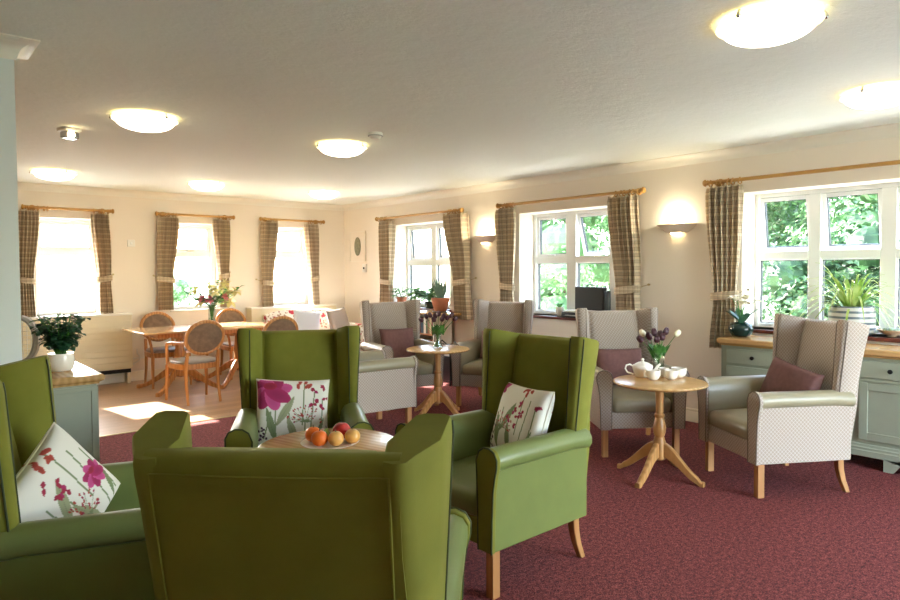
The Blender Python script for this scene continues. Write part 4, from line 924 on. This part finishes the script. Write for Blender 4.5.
def fruit(kind, loc, r, mat, label, cat):
    o = empty(kind, loc, rnd.uniform(0, 360), label, cat); 
    if kind == 'pear': pr = [(.002, 0), (r * .7, .006), (r, r * .7), (r * .9, r * 1.1), (r * .5, r * 1.7), (r * .35, r * 2.1), (.002, r * 2.2)]
    else: pr = [(.002, r * .12)] + [(r * math.sin(PI * t), r * (1 - .93 * math.cos(PI * t))) for t in [i / 14 for i in range(1, 14)]] + [(.004, r * 1.80)]
    MB().lathe(pr, 24).build('flesh', mat, o, smooth=70); tz = r * 1.82 if kind != 'pear' else r * 2.15
    MB().tube([(0, 0, tz - .006), (.003, 0, tz + .012)], .0018, 5).build('stem', M['bark'], o)
    return o
or_ = simple('orange_peel', 'E8701E', .4, bump=.25, bscale=220); ap = simple('apple_skin', 'C23A34', .25, var=.35, vscale=18); yl = simple('golden_apple_skin', 'E0A85A', .3, var=.2, vscale=18); gp = simple('pear_skin', '8FA83A', .35)
PZ = .668
def pf(r, f_): v = Vector((1.455, 2.47, 0)) + R0 * r + F0 * f_; return (v.x, v.y)
for kind, (a, b), z, r, mt, lb, ct in (('orange', pf(-.075, .01), 0, .036, or_, 'orange at the left of the fruit plate', 'orange'), ('orange', pf(-.035, -.055), 0, .036, or_, 'orange at the front left of the fruit plate', 'orange'),
        ('pear', pf(-.022, .035), 0, .026, gp, 'green pear between the orange and the red apple', 'pear'), ('apple', pf(.045, .035), .006, .040, ap, 'large red apple, highest on the fruit plate', 'apple'),
        ('apple', pf(.035, -.055), 0, .034, yl, 'yellow apple at the front of the fruit plate', 'apple'), ('apple', pf(.10, -.015), 0, .034, yl, 'yellow and red apple at the right of the fruit plate', 'apple')):
    fruit(kind, (a, b, PZ + z), r, mt, lb, ct)

# ------------------------------------------------------------------ things on the dresser and window sills
o = empty('potted_orchid', (5.40, 2.49, .852), 0, 'cream flowered plant in a round dark green glazed pot on the dresser', 'potted plant')
pot([(.03, 0), (.05, .01), (.066, .04), (.068, .06), (.055, .085), (.04, .095), (.035, .095), (.035, .08), (.005, .08)], M['glaze'], o)
l = MB()
for a, L_, e in ((.6, .17, 1.1), (2.4, .15, 1.2), (3.9, .16, .9), (5.3, .18, 1.3), (1.6, .13, 1.6)): l.leaf((0, 0, .085), (math.cos(a), math.sin(a), e), L_, .05, .15, 6, .2)
l.build('leaf', M['leafd'], o, smooth=60); m = MB(); st = MB()
for i in range(9):
    c = R0 * rnd.uniform(-.06, .08) + F0 * rnd.uniform(-.03, .03) + Vector((0, 0, rnd.uniform(.20, .275))); st.tube([(0, 0, .085), (c.x * .4, c.y * .4, .17), tuple(c)], .002, 5)
    for j in range(7): a = rnd.uniform(0, 6.28); m.leaf(c, (math.cos(a), math.sin(a), rnd.uniform(-.3, .8)), .036, .032, .2, 4, .3)
m.build('blooms', M['orchid'], o, smooth=60)['kind'] = 'stuff'; st.build('stems', M['leafg'], o); o.scale = (1.45, 1.45, 1.25)
o = empty('spider_plant', (5.735, 1.77, ZS), 0, 'spider plant with arching lime leaves in a wide striped planter on the sill', 'potted plant')
pot([(.10, 0), (.118, .012), (.125, .05), (.123, .10), (.118, .125), (.112, .125), (.112, .10), (.01, .10)], M['stripe'], o, 40)
MB().lathe([(.004, .098), (.112, .098), (.112, .105), (.004, .108)], 28).build('soil', M['soil'], o)
l = MB()
for i in range(95):
    a = rnd.uniform(0, 2 * PI); e = rnd.uniform(.45, 2.2); L_ = rnd.uniform(.22, .48); d = Vector((math.cos(a), math.sin(a), e)).normalized()
    if d.x > .1: d.x = .1 * rnd.random(); L_ *= .8
    b = Vector((d.x * .05, d.y * .06, .105)); pts = [b + d * L_ * t - Vector((0, 0, 1)) * .62 * L_ * t * t * (1.6 - .4 * e) for t in [k / 8 for k in range(9)]]
    side = d.cross(Vector((0, 0, 1))).normalized(); vs = []; fs = []
    for k, p in enumerate(pts): w = .0065 * (1 - (k / 8) ** 3) + .0008; vs += [p - side * w, p + Vector((0, 0, -.001)), p + side * w]
    for k in range(8): q = 3 * k; fs += [(q, q + 1, q + 4, q + 3), (q + 1, q + 2, q + 5, q + 4)]
    l.add(vs, fs)
tag(l.build('leaves', M['leafy'], o, smooth=70), kind='stuff'); o.scale = (1.3, 1.3, 1.8)
o = empty('decorative_dish', (5.74, 1.50, ZS), 0, 'shallow cream and green dish on the sill right of the spider plant', 'dish')
MB().lathe([(.03, 0), (.035, .012), (.075, .03), (.095, .05), (.092, .052), (.07, .036), (.004, .02)], 32).build('bowl', simple('cream_brown_glaze', 'C8A88A', .3, var=.3, vscale=30), o, smooth=60)
m = MB()
for i in range(8): a = rnd.uniform(0, 6.28); m.ball((.045 * math.cos(a), .045 * math.sin(a), .05), rnd.uniform(.016, .024), 6, (1, 1, .7))
m.build('pebbles', simple('green_white_pebbles', '8FA890', .4, var=.4, vscale=20), o, smooth=60)
o = empty('sugar_bowl', (5.77, 2.27, ZS), 0, 'small patterned china pot with a lid on the sill left of the spider plant', 'pot')
MB().lathe([(.03, 0), (.045, .012), (.052, .035), (.045, .055), (.04, .056)], 24).build('body', simple('patterned_china', 'C4BCB4', .3, var=.35, vscale=60), o, smooth=60); MB().lathe([(.045, .057), (.03, .072), (.01, .08), (.012, .09), (.003, .095)], 20).build('lid', M['china'], o, smooth=60)
# open black case on bay 2 sill
CS = (5.80, 4.36, ZS)
o = empty('open_case', CS, 0, 'open black briefcase-style machine with its lid upright and a carry handle, on the window sill', 'case')
BX(-.16, .08, -.20, .24, .0, .055).build('base', M['blackcase'], o, bevel=.008)
BX(-.145, .06, -.18, .22, .055, .075).build('deck', M['whitep'], o, bevel=.006)
ld_ = MB().box(.00, .085, -.20, .18, .075, .33).build('lid', M['blackcase'], o, bevel=.012); MB().tube([(.04, -.06, .33), (.04, -.05, .352), (.04, .03, .352), (.04, .04, .33)], .007, 8).build('handle', M['black'], ld_)
m = MB()
for i in range(9):
    for j in range(3): m.box(-.15 - .06 + j * .018, -.15 - .046 + j * .018, -.10 + i * .028, -.078 + i * .028, .018, .026)
BX(-.215, -.165, -.12, .18, .0, .018).build('keypad', M['black'], o, bevel=.004); m.build('key', M['greyp'], o, smooth=0)
o.children[-1]['kind'] = 'stuff'
o = empty('box_file', (5.86, 4.15, ZS), 0, 'grey slim upright box behind the open black case', 'box'); BX(-.03, .03, -.03, .11, .0, .29).build('shell', simple('slate_card', '5A676E', .6), o, bevel=.01); BX(-.036, -.03, .02, .06, .18, .24).build('spine_tag', M['whitep'], o)
o = empty('potted_plant', (5.74, 4.70, ZS), 0, 'little green plant in a pale cup left of the open black case', 'potted plant')
pot([(.032, 0), (.036, .005), (.048, .10), (.045, .10), (.042, .085), (.004, .085)], M['china'], o); l = MB()
for a, e in ((1, 1.5), (3, 1.2), (4.6, 1.6), (5.5, .8)): l.leaf((0, 0, .085), (math.cos(a), math.sin(a), e), .11, .04, .3, 5)
l.build('leaf', M['leafg'], o, smooth=60)
o = empty('potted_plant', (5.74, 4.06 + .06, ZS), 0, 'small trailing plant in a low white dish right of the open black case', 'potted plant')
pot([(.05, 0), (.06, .005), (.065, .05), (.06, .05), (.056, .04), (.004, .04)], M['china'], o); l = MB()
for i in range(14): a = rnd.uniform(0, 6.28); l.leaf((0, 0, .04), (math.cos(a), math.sin(a), rnd.uniform(.4, 1.6)), rnd.uniform(.05, .11), .02, .5, 4)
l.build('leaf', M['leafg'], o, smooth=60)

# ------------------------------------------------------------------ oak shelf unit and plants by bay 1
o = empty('shelf_unit', (5.44, 6.62, 0), 0, 'oak topped low shelf unit under the corner bay window, holding books and plants', 'shelf unit')
BX(-.17, .17, -.50, .50, .845, .875).build('oak_top', M['oakx'], o, bevel=.006)
for y in (-.24, .12, .46): BX(-.15, .16, y, y + .02, .04, .845).build('side_panel', M['trim'], o)
for z in (.04, .30, .58): BX(-.15, .16, -.22, .46, z, z + .02).build('shelf', M['oak'], o)
BX(.15, .165, -.24, .48, .04, .845).build('back_panel', M['oak'], o)
bookc = [simple('book_%s' % c, c, .6) for c in ('7A2E2A', '2F4A5A', 'C8B48A', '4A5A3A', 'D8D0C0', '8A5A3A')]
for z in (.60, .32):
    y = -.215
    for i in range(11):
        w = rnd.uniform(.022, .045); h = rnd.uniform(.16, .21)
        if y + w > .115: break
        bo = BX(5.30, 5.44, 6.62 + y, 6.62 + y + w, z, z + h).build('book', bookc[rnd.randrange(6)], bevel=.002, seg=1)
        tag(bo, 'book on the %s shelf of the oak topped unit' % ('top' if z > .5 else 'middle'), 'book', 'books on the %s shelf' % ('top' if z > .5 else 'middle')); y += w + .002
SZ = .875
o = empty('potted_cactus', (5.47, 6.46, SZ), 0, 'spiky grey-green succulent in a large terracotta pot on the shelf unit', 'potted plant')
MB().lathe([(.05, -.0), (.105, .0), (.11, .012), (.05, .012)], 28).build('saucer', M['black'], o)
MB().lathe([(.072, .012), (.085, .03), (.112, .14), (.120, .15), (.123, .185), (.112, .187), (.11, .17), (.01, .165)], 32).build('pot', M['terra'], o); MB().lathe([(.004, .166), (.108, .168), (.108, .172), (.004, .174)], 24).build('soil', M['soil'], o)
l = MB()
for i in range(34): a = rnd.uniform(0, 6.28); l.leaf((.04 * math.cos(a), .04 * math.sin(a), .17), (math.cos(a) * .5, math.sin(a) * .5, rnd.uniform(1.0, 2.6)), rnd.uniform(.16, .34), .032, .1, 5, .5)
tag(l.build('leaves', simple('grey_green_leaf', '6E9080', .5, var=.2, vscale=30), o, smooth=60), kind='stuff')
o = empty('potted_plant', (5.62, 6.86, ZS), 0, 'large glossy arching plant spilling left and up from a dark pot, behind the terracotta pot', 'potted plant')
pot([(.05, 0), (.06, .01), (.075, .10), (.07, .10), (.066, .085), (.004, .085)], M['glaze'], o)
l = MB(); st = MB()
for i in range(26):
    a = rnd.choice([1.6, 1.3, 4.6, 3.4]) + rnd.uniform(-.7, .7); L_ = rnd.uniform(.25, .62); up = rnd.uniform(.5, 1.6); d = Vector((math.cos(a) * .6, math.sin(a), up)).normalized()
    if d.x > .1: d.x *= .2
    pts = [Vector((0, 0, .085)) + d * L_ * t - Vector((0, 0, 1)) * .5 * L_ * t * t for t in [k / 8 for k in range(9)]]; st.tube(pts, .004, 5)
    sd_ = d.cross(Vector((0, 0, 1))).normalized()
    for k in range(2, 9):
        for s in (-1, 1): l.leaf(pts[k], (sd_ * s + (pts[k] - pts[k - 1]).normalized() * .8 + Vector((0, 0, rnd.uniform(-.1, .3)))), rnd.uniform(.075, .105), .048, .3, 4, .2)
tag(l.build('leaves', M['leafg'], o, smooth=60), kind='stuff'); st.build('stems', M['leafg'], o)
o = empty('potted_plant', (5.62, 7.50, ZS), 0, 'small terracotta pot with a sprawling green plant at the left end of the sill', 'potted plant')
MB().lathe([(.045, 0), (.05, .005), (.068, .11), (.075, .115), (.076, .14), (.066, .14), (.064, .12), (.004, .12)], 24).build('pot', M['terra'], o); l = MB()
for i in range(40):
    a = rnd.uniform(0, 6.28); b = Vector((rnd.uniform(-.10, .03), rnd.uniform(-.16, .16), .12 + rnd.uniform(0, .16))); l.leaf(b, (math.cos(a), math.sin(a), .6), rnd.uniform(.07, .11), .045, .4, 4)
st = MB()
for i in range(8): st.tube([(0, 0, .12), (rnd.uniform(-.08, .0), rnd.uniform(-.13, .13), .26)], .003, 5)
tag(l.build('leaves', M['leafg'], o, smooth=60), kind='stuff'); st.build('stems', M['leafg'], o)
o = empty('ceramic_jar', (5.56, 7.62, .875 + .025), 0, 'pale blue ceramic jar beside the small terracotta pot', 'jar'); o.location.x = 5.70
MB().lathe([(.04, 0), (.055, .02), (.06, .07), (.05, .11), (.04, .12), (.036, .12), (.036, .10), (.004, .1)], 24).build('body', M['blue'], o, smooth=60); MB().lathe([(.042, .121), (.03, .13), (.004, .135)], 20).build('lid', M['blue'], o)
# magazine rack
o = empty('magazine_rack', (5.29, 6.10, 0), 0, 'black metal magazine rack standing on the carpet by the wall below the curtain', 'magazine rack')
m = MB()
for y in (-.12, .12): m.tube([(-.08, y, 0), (-.08, y, .48), (0, y, .54), (.08, y, .48), (.08, y, 0)], .008, 8)
for z in (.05, .50): m.tube([(-.08, -.12, z if z < .3 else .48), (-.08, .12, z if z < .3 else .48)], .007, 8).tube([(.08, -.12, z if z < .3 else .48), (.08, .12, z if z < .3 else .48)], .007, 8)
m.build('wire_frame', M['knob'], o); BX(-.075, .075, -.115, .115, .06, .36).build('holder', M['black'], o, bevel=.006); BX(-.06, -.02, -.10, .10, .10, .42).build('magazine', M['whitep'], o); BX(.0, .03, -.09, .10, .10, .40).build('magazine', M['plum'], o)

# ------------------------------------------------------------------ the garden outside
struct('ground_lawn', BX(-20, 60, -30, 60, -.62, -.60), M['grass'], smooth=0)
bpy.data.objects['ground_lawn'].location = (0, 0, 0)
struct('ground_patio', BX(XW + .45, 9.6, -6, 14, -.60, -.55), M['pave'], smooth=0)
struct('ground_path', BX(XL - 3, XW + .45, -8, YF - .32, -.60, -.55), M['pave'], smooth=0)
struct('ground_terrace', BX(-12, XW + .45, YB + .38, 22, -.60, -.55), M['pave'], smooth=0)
def tree(loc, h, rx, rz_, mat, label, cat='tree', n=3200, lz=None, ls=.14, seed=1, group=None):
    R_ = random.Random(seed); o = empty('garden_tree' if cat == 'tree' else 'garden_hedge', loc, 0, label, cat, group)
    blobs = [(Vector((R_.uniform(-1, 1) * rx * .62, R_.uniform(-1, 1) * rx * .62, h + R_.uniform(-1, 1) * rz_ * .6)), R_.uniform(.35, .62)) for _ in range(16)]
    vs = []; fs = []
    for i in range(int(n * 2.3)):
        c, k = R_.choice(blobs); d = Vector((R_.gauss(0, 1), R_.gauss(0, 1), R_.gauss(0, 1))).normalized(); rr = k * R_.uniform(.55, 1.05) ** .5
        p = c + Vector((d.x * rx * rr, d.y * rx * rr, d.z * rz_ * rr))
        if p.z < -.0: p.z = R_.uniform(.0, .3)
        nrm = (d + Vector((R_.uniform(-.7, .7), R_.uniform(-.7, .7), R_.uniform(-.2, .9)))).normalized(); a = nrm.orthogonal().normalized(); a = Matrix.Rotation(R_.uniform(0, 6.28), 3, nrm) @ a; b = nrm.cross(a); s_ = ls * R_.uniform(.6, 1.2)
        k0 = len(vs); vs += [p - a * s_ * .5, p + b * s_ * .28 + nrm * s_ * .08, p + a * s_ * .5, p - b * s_ * .28 + nrm * s_ * .08]; fs.append((k0, k0 + 1, k0 + 2, k0 + 3))
    m = MB(); m.add(vs, fs)
    for c, k in blobs: m.ball(tuple(c), 1.0, 6, (rx * k * .45, rx * k * .45, rz_ * k * .45))
    c_ = m.build('crown', mat, o, smooth=0); c_['kind'] = 'stuff'
    t = MB().tube([(0, 0, -.0), (.05, .02, h * .5), (0, .05, h)], [.16, .11, .06], 8)
    for k in range(5): c, _ = blobs[k]; t.tube([(0, .03, h * .45), tuple(c)], [.06, .02], 6)
    t.build('trunk', M['bark'], o)
G = -.6
tree((14.5, 7.5, G), 3.4, 2.6, 2.4, M['tree1'], 'leafy tree seen through the middle bay window', seed=3, n=5200)
tree((15.5, 3.6, G), 3.2, 2.8, 2.4, M['tree3'], 'pale green tree seen through the top panes over the dresser', seed=4, n=5600)
tree((12.4, 3.9, G), 1.6, 1.4, 1.3, M['tree2'], 'dark green shrub seen low through the left pane over the dresser', 'shrub', seed=5, n=3200, ls=.13)
tree((13.0, 1.6, G), 2.2, 1.8, 1.7, M['tree1'], 'bright bushy tree seen behind the spider plant', seed=6, n=4600, ls=.15)
tree((15.0, 12.5, G), 3.2, 3.0, 2.2, M['tree3'], 'pale tree seen through the corner bay window', seed=7, n=4600)
tree((11.8, 9.4, G), 1.3, 1.6, 1.1, M['tree3'], 'sunlit bush seen low through the middle bay window', 'shrub', seed=8, n=2600, ls=.15)
tree((19.0, -1.5, G), 3.6, 3.2, 2.8, M['tree2'], 'dark tree at the right edge of the garden', seed=9, n=4200)
tree((20.0, 9.0, G), 4.4, 3.4, 3.0, M['tree2'], 'tall tree far behind in the garden', seed=10, n=4600)
tree((6.3, 21, G), 1.1, 1.4, .9, M['tree3'], 'small bush far outside the back window nearest the corner', 'shrub', seed=11, n=1200, ls=.16)
o = tag(BX(11.0, 11.15, 2.6, 5.4, G, .55).build('garden_wall', M['pave'], bevel=.01), 'low pale garden wall seen through the left pane over the dresser', 'garden wall')
